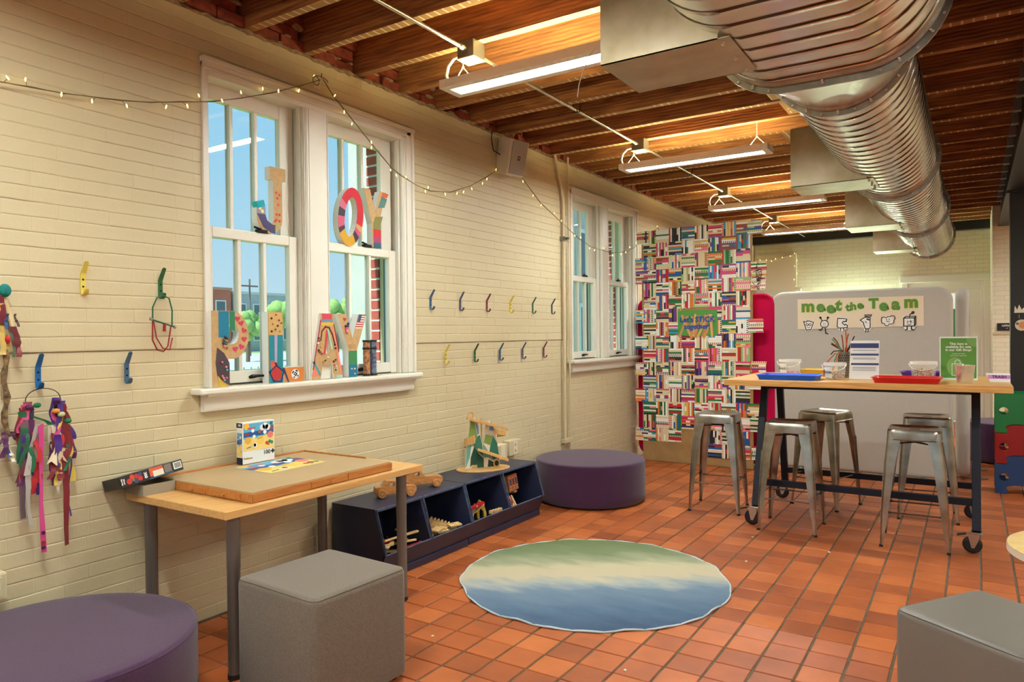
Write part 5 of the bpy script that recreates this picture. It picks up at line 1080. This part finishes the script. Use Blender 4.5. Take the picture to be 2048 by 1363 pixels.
for k in range(11): a = R(62+rs.uniform(-4,60)); c_ = (-.15+.03*k, -.03+rs.uniform(-.03,.02)); f.stroke([(c_[0]-.11*math.cos(a), c_[1]-.11*math.sin(a)),(c_[0]+.11*math.cos(a), c_[1]+.11*math.sin(a))], .024, [(206,150,84),(222,170,104),(190,132,70)][k % 3], 2+k)
f.stroke([(-.21,-.134),(.21,-.134)], .003, (226,222,200), 1); f.build('sign_print', PRINT, sp)
BLU = M('blue_ink', (26,72,170), .5); text("Let's STICK", .078, (.772,PY-.015,1.535), (1,0,0), (0,0,1), BLU, sp, 'sign_lettering', .002, .0022); text('together!', .074, (.772,PY-.015,1.462), (1,0,0), (0,0,1), BLU, sp, 'sign_lettering', .002, .0022)
b = B(); rp_ = random.Random(9)
for k in range(60): p = Vector((1.405+rp_.gauss(0,.018), PY-.012+rp_.gauss(0,.012), 1.95+rp_.gauss(0,.05))); b.tube([p, p+Vector((rp_.gauss(0,.02), rp_.gauss(0,.01), rp_.gauss(0,.025)))], .003, 4)
b.build('yarn_tuft', M('dark_yarn', (70,52,60), .9), sp)
# ---------------------------------------------------------------- "meet the Team" sign
tsg = thing('team_sign', 'cream banner reading meet the Team with six doodle cutouts below', 'sign', (2.29,7.63,1.57))
B().plate([(1.74,1.42),(2.84,1.44),(2.84,1.717),(1.74,1.722)], lambda u, v, q: (u, q, v), 7.628, 7.634).build('board', M('cream_board', (238,220,192), .6), tsg)
GRN = M('green_letters', (92,140,52), .55); YEL = M('pale_backing', (222,214,120), .6); LGT = M('pale_green_backing', (214,224,150), .6)
def cut(s, size, x, z, rot=0, m=GRN, bold=.003, bk=True):
    Rv, Uv = Vector((math.cos(R(rot)),0,math.sin(R(rot)))), Vector((-math.sin(R(rot)),0,math.cos(R(rot))))
    if bk: text(s, size, (x,7.6275,z), Rv, Uv, LGT, tsg, 'letter_backing', .001, bold+.006)
    text(s, size, (x,7.6255,z), Rv, Uv, m, tsg, 'cutout_letter', .002, bold)
for s, z0_, x, z, rt, bo in (('m',.16,1.838,1.645,0,.007),('e',.15,1.953,1.64,4,.007),('e',.15,2.045,1.625,10,.007),('t',.15,2.118,1.65,-6,.007),('t',.1,2.2,1.625,8,.005),('h',.1,2.25,1.635,6,.005),('e',.1,2.307,1.645,10,.005),('T',.125,2.425,1.655,0,.007),('e',.145,2.508,1.635,4,.007),('a',.15,2.612,1.645,-4,.007),('m',.15,2.738,1.66,0,.007)): cut(s, z0_, x, z, rt, GRN, bo)
f = Flat((1.74,7.626,1.42), (1,0,0), (0,0,1))
for x in (1.815,1.85): f.rect(x-1.74-.011,x-1.74+.011,.182,.225,(232,190,80),1)
for x in (2.72,2.755): f.rect(x-1.74-.009,x-1.74+.009,.2,.24,(232,190,80),1)
f.disc(2.605-1.74,.222,.009,(232,190,80),1); f.build('yellow_infill', PRINT, tsg)
def doodle(nm, ox, oz, back, strokes, w=.008):
    f = Flat((ox,7.624,oz), (1,0,0), (0,0,1)); f.poly(back, (244,240,232), 1)
    for s in strokes: f.stroke(s[0], w*(s[1] if len(s) > 1 else 1), (22,20,20), 2)
    f.build(nm, PRINT, tsg)
circ = lambda cx_, cy_, r_, n_=12, a0=0, a1=360: [(cx_+r_*math.cos(R(lerp(a0,a1,i/n_))), cy_+r_*math.sin(R(lerp(a0,a1,i/n_)))) for i in range(n_+1)]
doodle('doodle_cutout', 1.843, 1.46, [(-.055,.05),(-.03,.045),(-.02,.05),(.05,.04),(.055,.02),(.03,-.05),(-.03,-.055),(-.05,.02)], [([(-.045,.04),(-.02,.032),(-.012,.045),(.015,.04),(.045,.03),(.042,.012),(.022,-.042),(-.022,-.046),(-.04,.015),(-.045,.04)],), (circ(-.014,.006,.011),.7), (circ(.014,.006,.011),.7), ([(-.012,-.02),(0,-.026),(.012,-.02)],.6)])
doodle('doodle_cutout', 1.99, 1.465, circ(0,0,.045)[:-1], [(circ(0,.005,.036),), ([(-.02,.035),(-.034,.062)],), (circ(-.036,.068,.006),), ([(.02,.035),(.03,.062)],), (circ(.032,.068,.006),), ([(-.008,.014),(-.008,.004)],.6), ([(.008,.014),(.008,.004)],.6), ([(-.012,-.012),(0,-.018),(.012,-.012)],.6), ([(.005,-.032),(.012,-.085),(.03,-.09)],1.2), ([(-.015,-.03),(-.035,-.055),(-.05,-.05)],1.2)])
doodle('doodle_cutout', 2.15, 1.468, [(-.05,.06),(.045,.06),(.05,.02),(.05,-.03),(.02,-.06),(.02,-.07),(-.02,-.07),(-.045,-.03)], [([(.03,.05),(-.04,.056),(-.045,-.02),(-.035,-.038),(.0,-.038),(.045,-.035),(.045,-.012),(.03,-.002),(.022,-.012),(.012,0),(0,.012),(.012,.028),(.022,.02),(.03,.03),(.038,.022),(.042,.045),(.03,.05)],), ([(-.015,-.04),(-.015,-.065)],), ([(.012,-.04),(.015,-.065)],)])
doodle('doodle_cutout', 2.365, 1.47, [(-.06,.03),(-.02,.06),(.03,.065),(.04,.04),(.04,-.05),(.02,-.075),(-.02,-.07),(-.03,-.02)], [([(.03,.05),(.03,-.04),(.015,-.052),(-.012,-.05),(-.022,-.02),(-.03,.01),(-.055,.032),(-.03,.05),(-.005,.06),(.03,.05)],), ([(-.01,.02),(0,.006)],.7)] + [([(-.012+.011*k,.06),(-.014+.014*k,.085)],.8) for k in range(5)] + [([(.004,.042),(.02,.034)],1.6), ([(-.005,-.055),(-.01,-.08)],), ([(.012,-.055),(.012,-.08)],)])
doodle('doodle_cutout', 2.545, 1.49, circ(0,0,.05)[:-1], [([(-.055+.0,.015),(-.05,.035),(-.03,.038),(-.015,.03),(.0,.042),(.02,.04),(.03,.05),(.055,.045),(.062,.025),(.05,.005),(.05,-.018),(.03,-.03),(.012,-.028),(.0,-.045),(-.02,-.042),(-.03,-.022),(-.05,-.02),(-.055,.0),(-.055,.015)],.8), ([(-.012,.0),(0,-.008),(.015,-.002)],.6), ([(-.01,.016),(-.01,.01)],.7), ([(.012,.018),(.012,.012)],.7)])
doodle('doodle_cutout', 2.725, 1.475, [(-.055,.06),(.05,.065),(.055,-.03),(.03,-.075),(-.035,-.075),(-.055,-.03)], [([(-.048,.04),(-.048,-.035),(.04,-.035),(.04,.04),(-.048,.04)],1.2), ([(-.048,.04),(-.03,.055),(.05,.055),(.04,.04)],), ([(.05,.055),(.05,-.02),(.04,-.035)],), ([(0,.05),(.005,.075),(.02,.082)],), (circ(.028,.09,.008),), ([(-.02,.012),(-.008,.005),(-.02,-.002)],.6), ([(.006,.016),(.006,-.004)],.7), ([(.02,.014),(.006,.006),(.02,-.004)],.6), ([(-.02,-.016),(-.004,-.024),(.014,-.016)],.7), ([(-.02,-.035),(-.02,-.065),(-.035,-.072)],1.2), ([(.015,-.035),(.015,-.065),(.032,-.072)],1.2)])

# ================================================================ TALL TABLE AND STOOLS
BUTCH = grain('butcher_block', (226,176,104), (200,142,74), 5, (.9,16,16), .35, .03); NAVYS = M('navy_steel', (24,26,38), .5, 0, spec=.25); RUB = M('black_rubber', (18,17,17), .55); ZINC = M('zinc_plate', (190,188,182), .28, 1)
t = thing('tall_table', 'tall butcher block table on navy steel legs with castors', 'table', (2.55, 5.8, 0)); ZT = 1.055
B().box(1.685, 3.425, 5.262, 6.36, ZT-.042, ZT).build('tabletop', BUTCH, t, bevel=.003)
def legy(front, z): return lerp(5.35, 5.66, (z-.13)/.88) if front else lerp(6.33, 6.14, (z-.13)/.88)
for x in (1.885, 3.235):
    for fr_ in (True, False):
        a, c = (x, legy(fr_, .135), .135), (x, legy(fr_, 1.0), 1.0)
        q = B(); q.beam(a, c, .05, .05, (0,1,0)); q.build('leg', NAVYS, t, bevel=.004)
        # castor
        y = legy(fr_, .135); k = B(); k.box(x-.035, x+.035, y-.035, y+.035, .125, .135); cs = k.build('castor', ZINC, t, bevel=.002)
        wx = x - .018; wy = y - .012
        q = B()
        for s_ in (-1, 1): q.plate([(-.03,.122),(.034,.122),(.030,.09),(.006,.036),(-.010,.036)], lambda u, v, w_, s_=s_, wx=wx, wy=wy: (wx+u, wy+s_*.021+w_, v), -.0015, .0015)
        q.box(wx-.03, wx+.034, wy-.022, wy+.022, .119, .125); q.build('fork', ZINC, cs)
        B().lathe([(.001,-.016),(.040,-.016),(.046,-.012),(.0525,-.009),(.0545,0),(.0525,.009),(.046,.012),(.040,.016),(.001,.016)], 28, (wx-.004, wy, .0548), 'y').build('wheel', RUB, cs, 30)
        B().lathe([(.006,-.026),(.007,-.023),(.007,.023),(.006,.026)], 10, (wx-.004, wy, .0548), 'y').build('axle', ZINC, cs)
        B().obox((wx-.062, wy-.005, .115), (.05,.03,.008), 0, 0, R(-14)).build('brake_lever', BLACK, cs)
    B().beam((x, legy(True,.99), .985), (x, legy(False,.99), .985), .05, .05).build('end_rail', NAVYS, t)
for fr_, z in ((True, .305), (False, .245)): B().beam((1.91, legy(fr_, z), z), (3.21, legy(fr_, z), z), .038, .045).build('low_rail', NAVYS, t, bevel=.003)
for fr_ in (True, False): B().beam((1.91, legy(fr_,.99), .99), (3.21, legy(fr_,.99), .99), .04, .04).build('top_rail', NAVYS, t)
def rust_steel():
    return M('stool_steel', (190,186,176), .28, 1, noise=(7, (140,132,116)), bump=(20,.04))
SM = rust_steel()
def make_stool():
    t = thing('metal_stool', 'x', 'stool', (0,0,0), 0, 'backless metal stools around the tall table'); h = .76; s = .155
    sl = [(-.035,-.008),(.035,-.008),(.035,.008),(-.035,.008)]
    n = 6; out = rrect(-s, s, -s, s, .045, n)
    # pressed seat: rim, shallow dish, skirt
    b = B(); rings = [(1.0,.690),(1.0,.735),(.985,.753),(.95,.760),(.90,.758),(.86,.753),(.3,.750)]; V = []; N = len(out)
    for k, z in rings: V += [(u*k, v*k, z) for u, v in out]
    F = [(i*N+j, i*N+(j+1) % N, (i+1)*N+(j+1) % N, (i+1)*N+j) for i in range(len(rings)-1) for j in range(N)]; F.append(tuple(range((len(rings)-1)*N, len(rings)*N)))
    b.add(V, F); seat = b.build('seat', SM, t, 50, world=False)
    B().plate(rrect(-.032,.032,-.007,.007,.006,3), lambda u, v, q: (u, v, q), .7495, .7512).build('hand_slot', M('slot_black', (10,9,8), .8), seat)
    B().tube([(u*1.004, v*1.004, .694) for u, v in out], .003, 5, closed=True).build('rolled_rim', SM, seat, 60)
    for sx_ in (-1, 1):
        for sy in (-1, 1):
            b = B(); st = []
            for z, c, w in ((.745,.150,.082),(.70,.154,.08),(.55,.168,.064),(.35,.181,.050),(.20,.190,.040),(.14,.1915,.036),(.115,.192,.028),(.012,.196,.021)):
                rr_ = .014; pts = [(c-w, c)] + [(c-rr_+rr_*math.sin(R(a)), c-rr_+rr_*math.cos(R(a))) for a in (0,30,60,90)] + [(c, c-w)] + [(c-.0035, c-w)] + [(c-.0035-.0, c-rr_-.001), (c-rr_-.001, c-.0035), (c-w, c-.0035)]
                st.append([(sx_*u, sy*v, z) for u, v in pts])
            m = len(st[0]); V = [p for r_ in st for p in r_]; F = [(i*m+j, i*m+(j+1) % m, (i+1)*m+(j+1) % m, (i+1)*m+j) for i in range(len(st)-1) for j in range(m)] + [tuple(range(m)), tuple(range(len(V)-1, len(V)-m-1, -1))]
            b.add(V, F); l = b.build('leg', SM, t, 45, world=False)
            # embossed rib and rubber foot
            B().beam((sx_*.1935, sy*.170, .13), (sx_*.171, sy*.150, .56), .008, .005, (sx_,0,0)).build('rib', SM, l)
            B().obox((sx_*.188, sy*.188, .007), (.022,.022,.014)).build('rubber_foot', RUB, l)
    for z, a, c in ((.225,(-.165,-.178),(.165,-.178)),(.225,(-.165,.178),(.165,.178)),(.25,(-.176,-.165),(-.176,.165)),(.25,(.176,-.165),(.176,.165))):
        B().tube([(a[0],a[1],z),(lerp(a[0],c[0],.06),lerp(a[1],c[1],.06),z),(lerp(a[0],c[0],.12),lerp(a[1],c[1],.12),z),(lerp(a[0],c[0],.88),lerp(a[1],c[1],.88),z),(lerp(a[0],c[0],.94),lerp(a[1],c[1],.94),z),(c[0],c[1],z)], .005, 8, radii=[.009,.008,.0048,.0048,.008,.009]).build('stretcher', M('dark_stretcher', (96,86,74), .35, 1), t, 60, world=False)
    for s_ in (-1,1): B().beam((-.145, -.145*s_, .665), (.145, .145*s_, .665), .02, .006).build('cross_brace', BLACK, t, world=False)
    return t
st0 = make_stool()
for k, (x, y, a, lb) in enumerate(((1.507,5.71,5,'metal stool standing left of the table in front of the stick panel'), (2.122,5.404,1,'metal stool at the table\'s front, beside the left castor'), (2.213,6.264,-19,'metal stool turned askew on the table\'s far left side'), (2.895,5.405,2,'metal stool at the table\'s front, nearest the right castor'), (2.925,6.235,4,'metal stool on the table\'s far right side, behind another stool'))):
    o = st0 if k == 0 else copy_tree(st0); o.location = (x, y, 0); o.rotation_euler = (0,0,R(a)); o['label'] = lb

# ---------------------------------------------------------------- on the tall table
def tray(label, x0, x1, y0, y1, rgb, h=.036):
    t = thing('craft_tray', label, 'tray', ((x0+x1)/2,(y0+y1)/2,ZT), 0, 'plastic craft trays'); e = .022; m = M('tray_%d_%d_%d' % rgb, rgb, .3)
    o = rrect(x0,x1,y0,y1,.03,4); i_ = rrect(x0+e,x1-e,y0+e,y1-e,.02,4); li = rrect(x0+.008,x1-.008,y0+.008,y1-.008,.026,4); n = len(o)
    lay = [[(u,v,ZT+.001) for u, v in i_], [(u,v,ZT+h-.003) for u, v in li], [(u,v,ZT+h-.003) for u, v in o], [(u,v,ZT+h) for u, v in o], [(u,v,ZT+h) for u, v in rrect(x0+.011,x1-.011,y0+.011,y1-.011,.025,4)], [(u,v,ZT+.004) for u, v in rrect(x0+e+.002,x1-e-.002,y0+e+.002,y1-e-.002,.02,4)]]
    V = [p for l in lay for p in l]; F = [(k*n+j, k*n+(j+1) % n, (k+1)*n+(j+1) % n, (k+1)*n+j) for k in range(5) for j in range(n)] + [tuple(range(n-1,-1,-1)), tuple(range(5*n,6*n))]
    B().add(V, F).build('shell', m, t, 40)
tray('bright blue plastic tray at the left front of the tall table', 1.885, 2.31, 5.34, 5.63, (20,92,214)); tray('red plastic tray at the front of the tall table', 2.645, 3.055, 5.29, 5.58, (206,26,26)); tray('purple plastic tray behind the red tray', 2.76, 3.06, 6.0, 6.24, (84,34,158), .04); tray('yellow plastic tray at the back of the tall table', 2.06, 2.42, 5.97, 6.22, (222,178,52), .045)
CLR = M('clear_plastic_tub', (240,240,232), .12, trans=.0, alpha=.14, spec=.6); LBL = M('paper_label', (240,238,230), .6)
def beads(t, x, y, z, r, h, n, seed, pal):
    q = random.Random(seed); b = B()
    for k in range(n): a = q.uniform(0,6.28); d = r*math.sqrt(q.random()); b.c = lin(q.choice(pal)); b.ball((x+d*math.cos(a), y+d*math.sin(a), z+.006+q.random()*h), .0055, 6, 4)
    o = b.build('beads', PRINT, t, 60); o['kind'] = 'stuff'
def tub(label, x, y, r, h, fill, seed, lab, pal):
    t = thing('clear_tub', label, 'tub', (x,y,ZT), 0, 'clear tubs of beads')
    B().lathe([(.001,ZT+.001),(r*.84,ZT+.001),(r*.86,ZT+.004),(r*.97,ZT+h-.012),(r*.955,ZT+h-.012),(r*.845,ZT+.006),(.001,ZT+.004)], 32, (x,y,0), cap=False).build('wall', CLR, t, 40)
    B().lathe([(r*.95,ZT+h-.02),(r*1.02,ZT+h-.02),(r*1.03,ZT+h-.014),(r*1.01,ZT+h),(r*.95,ZT+h),(r*.95,ZT+h-.02)], 32, (x,y,0), cap=False).build('rim', M('milky_plastic', (236,234,224), .3), t, 40)
    B().tube([(x+r*1.05*math.cos(R(a))*1, y-r*.25-.5*r*math.sin(R(a))-.03, ZT+h-.012-.045*math.sin(R(a))) for a in range(0,181,12)], .0022, 6).build('handle', M('milky_plastic', (236,234,224), .3), t, 60)
    beads(t, x, y, ZT+.004, r*.78, fill, 260 if fill > .03 else 110, seed, pal)
    if lab:
        V = []; n = 8
        for z in (ZT+.012, ZT+h-.03):
            for k in range(n+1): a = R(lerp(205,262,k/n)); rr_ = r*(.875 if z < ZT+.03 else .965)+.001; V.append((x+rr_*math.cos(a), y+rr_*math.sin(a), z))
        B().add(V, [(k,k+1,n+1+k+1,n+1+k) for k in range(n)]).build('paper_label', LBL, t, 60); a = R(238); text('Beads', .03, (x+r*1.0*math.cos(a), y+r*1.0*math.sin(a), ZT+h*.45), (-math.sin(a),math.cos(a),0), (0,0,1), BLACK, t, 'label_lettering')
BP = [(206,110,90),(226,180,150),(230,214,190),(120,90,60),(190,60,70),(200,180,120),(150,140,60)]
tub('clear tub of beads with paper label behind the blue tray', 2.0, 5.98, .082, .125, .02, 1, True, [(214,90,130),(226,180,190)]); tub('clear tub of beads with paper label left of the white instruction sheet', 2.385, 5.60, .075, .118, .032, 2, True, BP); tub('clear tub heaped with pink and brown beads behind the red tray', 2.93, 5.75, .082, .128, .07, 3, False, BP)
t = thing('metal_bucket', 'small ribbed metal bucket in front of the green sign', 'bucket', (3.175,5.50,ZT)); pr = [(.001,.001),(.043,.001)] + [(.044+.013*k/14+(.0012 if (k % 2 and k < 10) else 0), .004+.108*k/14) for k in range(15)] + [(.0585,.114),(.0585,.117),(.055,.117),(.052,.1),(.042,.006),(.001,.006)]
B().lathe([(r_, z+ZT) for r_, z in pr], 32, (3.175,5.50,0), cap=False).build('body', GALV, t, 25)
t = thing('sheet_stand', 'white bead instruction sheet in a clear slanted stand', 'sign', (2.572,5.62,ZT)); t.rotation_euler = (0,0,R(4))
B().plate([(-.098,.004),(.092,.004),(.098,.275),(-.088,.275)], lambda u, v, q: (u, q+.09*(v/.275)*.55, v), -.002, .001).build('sheet', M('glossy_sheet', (240,242,240), .12), t, world=False)
q_ = .09*.55/.275; f = Flat((-.093,-.0035,.004), (1,0,0), (0,q_,1)); K = (52,62,110)
for v0, v1, u0, u1 in ((.222,.256,.006,.185),(.168,.182,.006,.185),(.1,.114,.008,.185)): f.rect(u0,u1,v0,v1,K,1)
for v in (.205,.15,.142,.082,.072,.062): f.stroke([(.02,v),(.165,v)], .003, (110,112,130), 1)
f.build('print', PRINT, t, world=False); text('Bead-azzled', .024, (0,-.0045+.243*q_,.243), (1,0,0), (0,q_,1), M('white_ink', (240,240,238), .5), t, bold=.0006, world=False)
B().box(-.1,.1,-.03,.03,.0005,.003).build('base', CLR, t, world=False)
t = thing('sheet_stand', 'green gift shop sign in an upright clear stand', 'sign', (3.135,5.86,ZT)); t.rotation_euler = (0,0,R(1))
B().box(-.112,.112,-.003,.003,.002,.298).build('acrylic', M('clear_acrylic', (236,244,238), .1), t, world=False)
f = Flat((0,-.0032,0), (1,0,0), (0,0,1)); f.rect(-.105,.105,.012,.288,(92,150,62),1); f.disc(-.02,.09,.05,(128,174,98),2,20,.066); f.poly(arc(.105,.288,.06,180,270,6)+[(.105,.288)], (118,166,88), 2)
for s_ in ([(-.038,.03),(.03,.03),(.03,.11),(-.038,.11),(-.038,.03)], [(-.022,.11),(-.02,.128),(-.008,.138),(.006,.134),(.012,.11)]): f.stroke(s_, .004, (236,240,230), 3)
f.build('green_print', PRINT, t, world=False); WI = M('white_ink', (240,240,238), .5)
for k, s in enumerate(('This item is','available for sale','in our Gift Shop!')): text(s, .0225, (0,-.0052,.248-.021*k), (1,0,0), (0,0,1), WI, t, bold=.0006, world=False)
for k, s in enumerate(('created fun? Take','some home with you!')): text(s, .011, (0,-.0052,.18-.013*k), (1,0,0), (0,0,1), WI, t, world=False)
B().box(-.112,.112,-.035,.035,0,.002).build('base', M('clear_acrylic', (236,244,238), .1), t, world=False)
t = thing('craft_cup', 'perforated steel cup bristling with pipe cleaners on the tall table', 'cup', (2.415,5.84,ZT))
b = B(); b.lathe([(.001,ZT+.001),(.045,ZT+.001),(.045,ZT+.19),(.043,ZT+.19),(.043,ZT+.005),(.001,ZT+.005)], 28, (2.415,5.84,0), cap=False); b.build('cup', STEEL, t, 40)
b = B()
for r_ in range(9):
    for k in range(18): a = 2*math.pi*(k+.5*(r_ % 2))/18; b.obox((2.415+.0452*math.cos(a), 5.84+.0452*math.sin(a), ZT+.02+.018*r_), (.001,.006,.009), a)
b.build('perforations', M('slot_black', (10,9,8), .8), t)
qc = random.Random(4)
for k in range(16):
    c = [(176,66,30),(150,50,24),(40,26,22),(190,90,50),(60,150,80),(160,60,30)][k % 6]; a = qc.uniform(0,6.28); e = .08+qc.random()*.1; p0 = Vector((2.415+.02*math.cos(a), 5.84+.02*math.sin(a), ZT+.15)); d = Vector((math.cos(a), math.sin(a)*.5, 0))
    P = [p0, p0+d*.01+Vector((0,0,.06)), p0+d*.04+Vector((0,0,e*.8)), p0+d*.07+Vector((0,0,e))]
    if k == 2: P = [p0, p0+Vector((-.03,-.02,.05)), p0+Vector((-.09,-.02,.045)), p0+Vector((-.11,-.02,.02))]
    if k == 3: P = [p0, p0+Vector((.0,-.02,.1)), p0+Vector((-.005,-.02,.2)), p0+Vector((.012,-.02,.205))]
    if k == 4: P = [p0, p0+Vector((-.04,-.02,.09)), p0+Vector((-.075,-.02,.13)), p0+Vector((-.08,-.02,.135))]
    if k == 8: P = [p0, p0+Vector((.03,-.02,.08)), p0+Vector((.06,-.02,.15)), p0+Vector((.065,-.02,.155))]
    if k in (9,10,15): P = [p0, p0+Vector((-.04,-.03,.03)), p0+Vector((-.06-.03*(k-9)*.3,-.04,-.06)), p0+Vector((-.055-.06*(k % 2),-.05,-.145))]
    B().tube(P, .0045, 6).build('pipe_cleaner', M('chenille_%d_%d' % (c[0], c[1]), c, .95), t, 60)
t = thing('name_plate', 'clear stand with pink strip lettered TRASH at the table\'s right end', 'sign', (3.375,5.72,ZT)); PKM = M('pink_strip', (206,130,196), .5)
B().plate([(-.02,0),(.09,0),(.09,.055),(-.045,.055)], lambda u, v, q: (3.335+u, 5.70+q+.4*v, ZT+.001+v), -.002, .001).build('holder', M('clear_acrylic', (236,244,238), .1), t)
B().plate([(-.03,.02),(.09,.02),(.09,.044),(-.035,.044)], lambda u, v, q: (3.335+u, 5.70+q+.4*v, ZT+.001+v), -.0035, -.002).build('strip', PKM, t); text('TRASH', .026, (3.335+.03,5.696+.4*.032,ZT+.001+.032), (1,0,0), (0,.4,1), M('plum_ink', (60,30,96), .5), t, bold=.0008)

# ================================================================ RIGHT EDGE
def puzzle_panel(label, z0, h, rgb, last=False):
    t = thing('puzzle_shelf_panel', label, 'panel', (3.6,7.42,z0), 0, 'interlocking puzzle panels'); x0, x1, m = 3.377, 3.86, M('panel_%d_%d_%d' % rgb, rgb, .3, coat=.3)
    k0, k1 = 3.47, 3.74; kn = .062
    def knob(zb, s): return [(k0-.012,zb),(k0+.0,zb+s*.4*kn),(k0-.022,zb+s*.75*kn),(k0-.008,zb+s*kn),(k0+.04,zb+s*(kn+.012)),(k1-.04,zb+s*(kn+.012)),(k1+.008,zb+s*kn),(k1+.022,zb+s*.75*kn),(k1,zb+s*.4*kn),(k1+.012,zb)]
    bot = [(p[0], p[1]) for p in knob(z0, 1)]; topk = knob(z0+h, 1); e = .002
    outline = [(x0,z0+e)] + [(p[0], p[1]+e) for p in bot] + [(x1,z0+e),(x1,z0+h-e)] + ([(p[0], p[1]-e) for p in reversed(topk)] if not last else []) + [(x0,z0+h-e)]
    hole = [(x0+.062+.034*math.cos(-2*math.pi*i/16), z0+h*.55+.034*math.sin(-2*math.pi*i/16)) for i in range(16)]
    B().plate(outline, lambda u, v, q: (u, q, v), 7.41, 7.435, [hole]).build('face', m, t, bevel=.004)
    B().plate(outline, lambda u, v, q: (u, q, v), 7.70, 7.725, [hole]).build('rear_face', m, t)
    B().box(x0+.075, x1-.03, 7.435, 7.70, z0+h*.5, z0+h*.5+.018).build('shelf', LIGHTW, t)
puzzle_panel('blue puzzle-shaped panel at the bottom of the stack beyond the table', 0, .255, (16,62,110)); puzzle_panel('red puzzle-shaped panel in the middle of the stack beyond the table', .255, .262, (140,16,18)); puzzle_panel('green puzzle-shaped panel at the top of the stack beyond the table', .517, .34, (10,110,54), True)
t = thing('round_table', 'low round table with pale pine top cut by the right edge', 'table', (3.72,3.72,0)); PINE = grain('pine_top', (236,206,142), (218,176,104), 4, (1,9,9), .4, .03)
B().lathe([(.001,.464),(.37,.464),(.38,.468),(.382,.474),(.382,.492),(.38,.498),(.372,.502),(.001,.502)], 64, (3.72,3.72,0)).build('tabletop', PINE, t, 40); B().lathe([(.3831,.468),(.3831,.496)], 64, (3.72,3.72,0), cap=False).build('edge_band', M('white_edge_band', (228,216,196), .4), t, 60)
for k in range(4): a = R(45+90*k); x, y = 3.72+.26*math.cos(a), 3.72+.26*math.sin(a); B().lathe([(.018,0),(.024,.464)], 14, (x,y,0)).build('leg', PINE, t, 40)
f = Flat((3.556,11.383,1.432), (1,0,0), (0,0,1)); t = thing('office_sign', 'small black sign reading OFFICE on the wall beside the column', 'sign', (3.556,11.39,1.38)); f.rect(-.07,.13,-.05,.05,(36,30,28),2); f.dl = .002; f.build('plate', PRINT, t); text('OFFICE', .034, (3.592,11.378,1.447), (1,0,0), (0,0,1), WI, t, bold=.0008); text('staff', .016, (3.592,11.378,1.415), (1,0,0), (0,0,1), WI, t)
# end wall: white sheet with fairy lights, shelf and papers
t = thing('wall_sheet', 'white sheet panel on the end wall beside the stick panel', 'panel', (.45,12.88,2.2)); B().box(.05,.70,12.87,12.9,2.12,2.72).build('sheet', M('off_white_sheet', (236,224,202), .6), t); B().box(.05,.78,12.84,12.9,2.08,2.12).build('ledge', TRIM, t); B().box(.05,.70,12.86,12.9,1.9,2.08).build('lower_board', TRIM, t)
fairy('fairy light string framing the white sheet on the end wall', [(.05,12.86,2.66),(.3,12.86,2.64),(.5,12.86,2.68),(.69,12.86,2.72),(.70,12.86,2.5),(.70,12.86,2.3),(.70,12.86,2.12)], 8, 12, plane='y')
for x0, x1, z0, z1, c, lb in ((.2,.36,1.86,2.0,(190,200,200),'pale grey box on the low end-wall shelf'), (.42,.5,1.86,2.0,(232,232,222),'white card on the low end-wall shelf'), (.52,.63,1.84,2.03,(226,186,90),'yellow folded paper on the low end-wall shelf')):
    o = B().box(x0,x1,12.74,12.78,z0,z1).build('shelf_paper', M('paper_%d_%d' % (c[0],c[2]), c, .6), None); tag(o, lb, 'paper')
o = thing('wall_shelf', 'low white shelf on the end wall above the partition', 'shelf', (.45,12.8,1.83)); B().box(.02,.75,12.7,12.9,1.80,1.84).build('board', TRIM, o)
for s_ in (.12,.6): B().box(s_,s_+.03,12.72,12.9,1.62,1.80).build('bracket', TRIM, o)
# assumed lamp, unseen behind the grey partition, added to wash the end wall
t = thing('assumed_wall_lamp', 'assumed linear lamp on the end wall, unseen behind the grey partition', 'lamp', (1.6,12.8,1.55)); B().box(1.0,2.2,12.78,12.9,1.5,1.56).build('housing', HOUS, t); B().box(1.02,2.18,12.8,12.87,1.56,1.565).build('lens', M('assumed_lamp_glow', (230,250,220), .4, emit=((222,255,222), 200)), t)
# bits of confetti on the floor
rc = random.Random(6)
for k, (x, y) in enumerate(((2.05,4.45),(2.45,4.9),(2.6,5.6),(1.95,5.0),(2.2,5.95),(1.35,6.3),(1.1,2.6),(2.0,2.75))):
    o = B().obox((0,0,.003), (.012,.009,.004), rc.uniform(0,3)).build('paper_scrap', M('scrap_white', (236,226,206), .6), None); o.location = (x,y,0); tag(o, 'tiny pale paper scrap lying on the tiles', 'scrap', 'paper scraps on the floor')
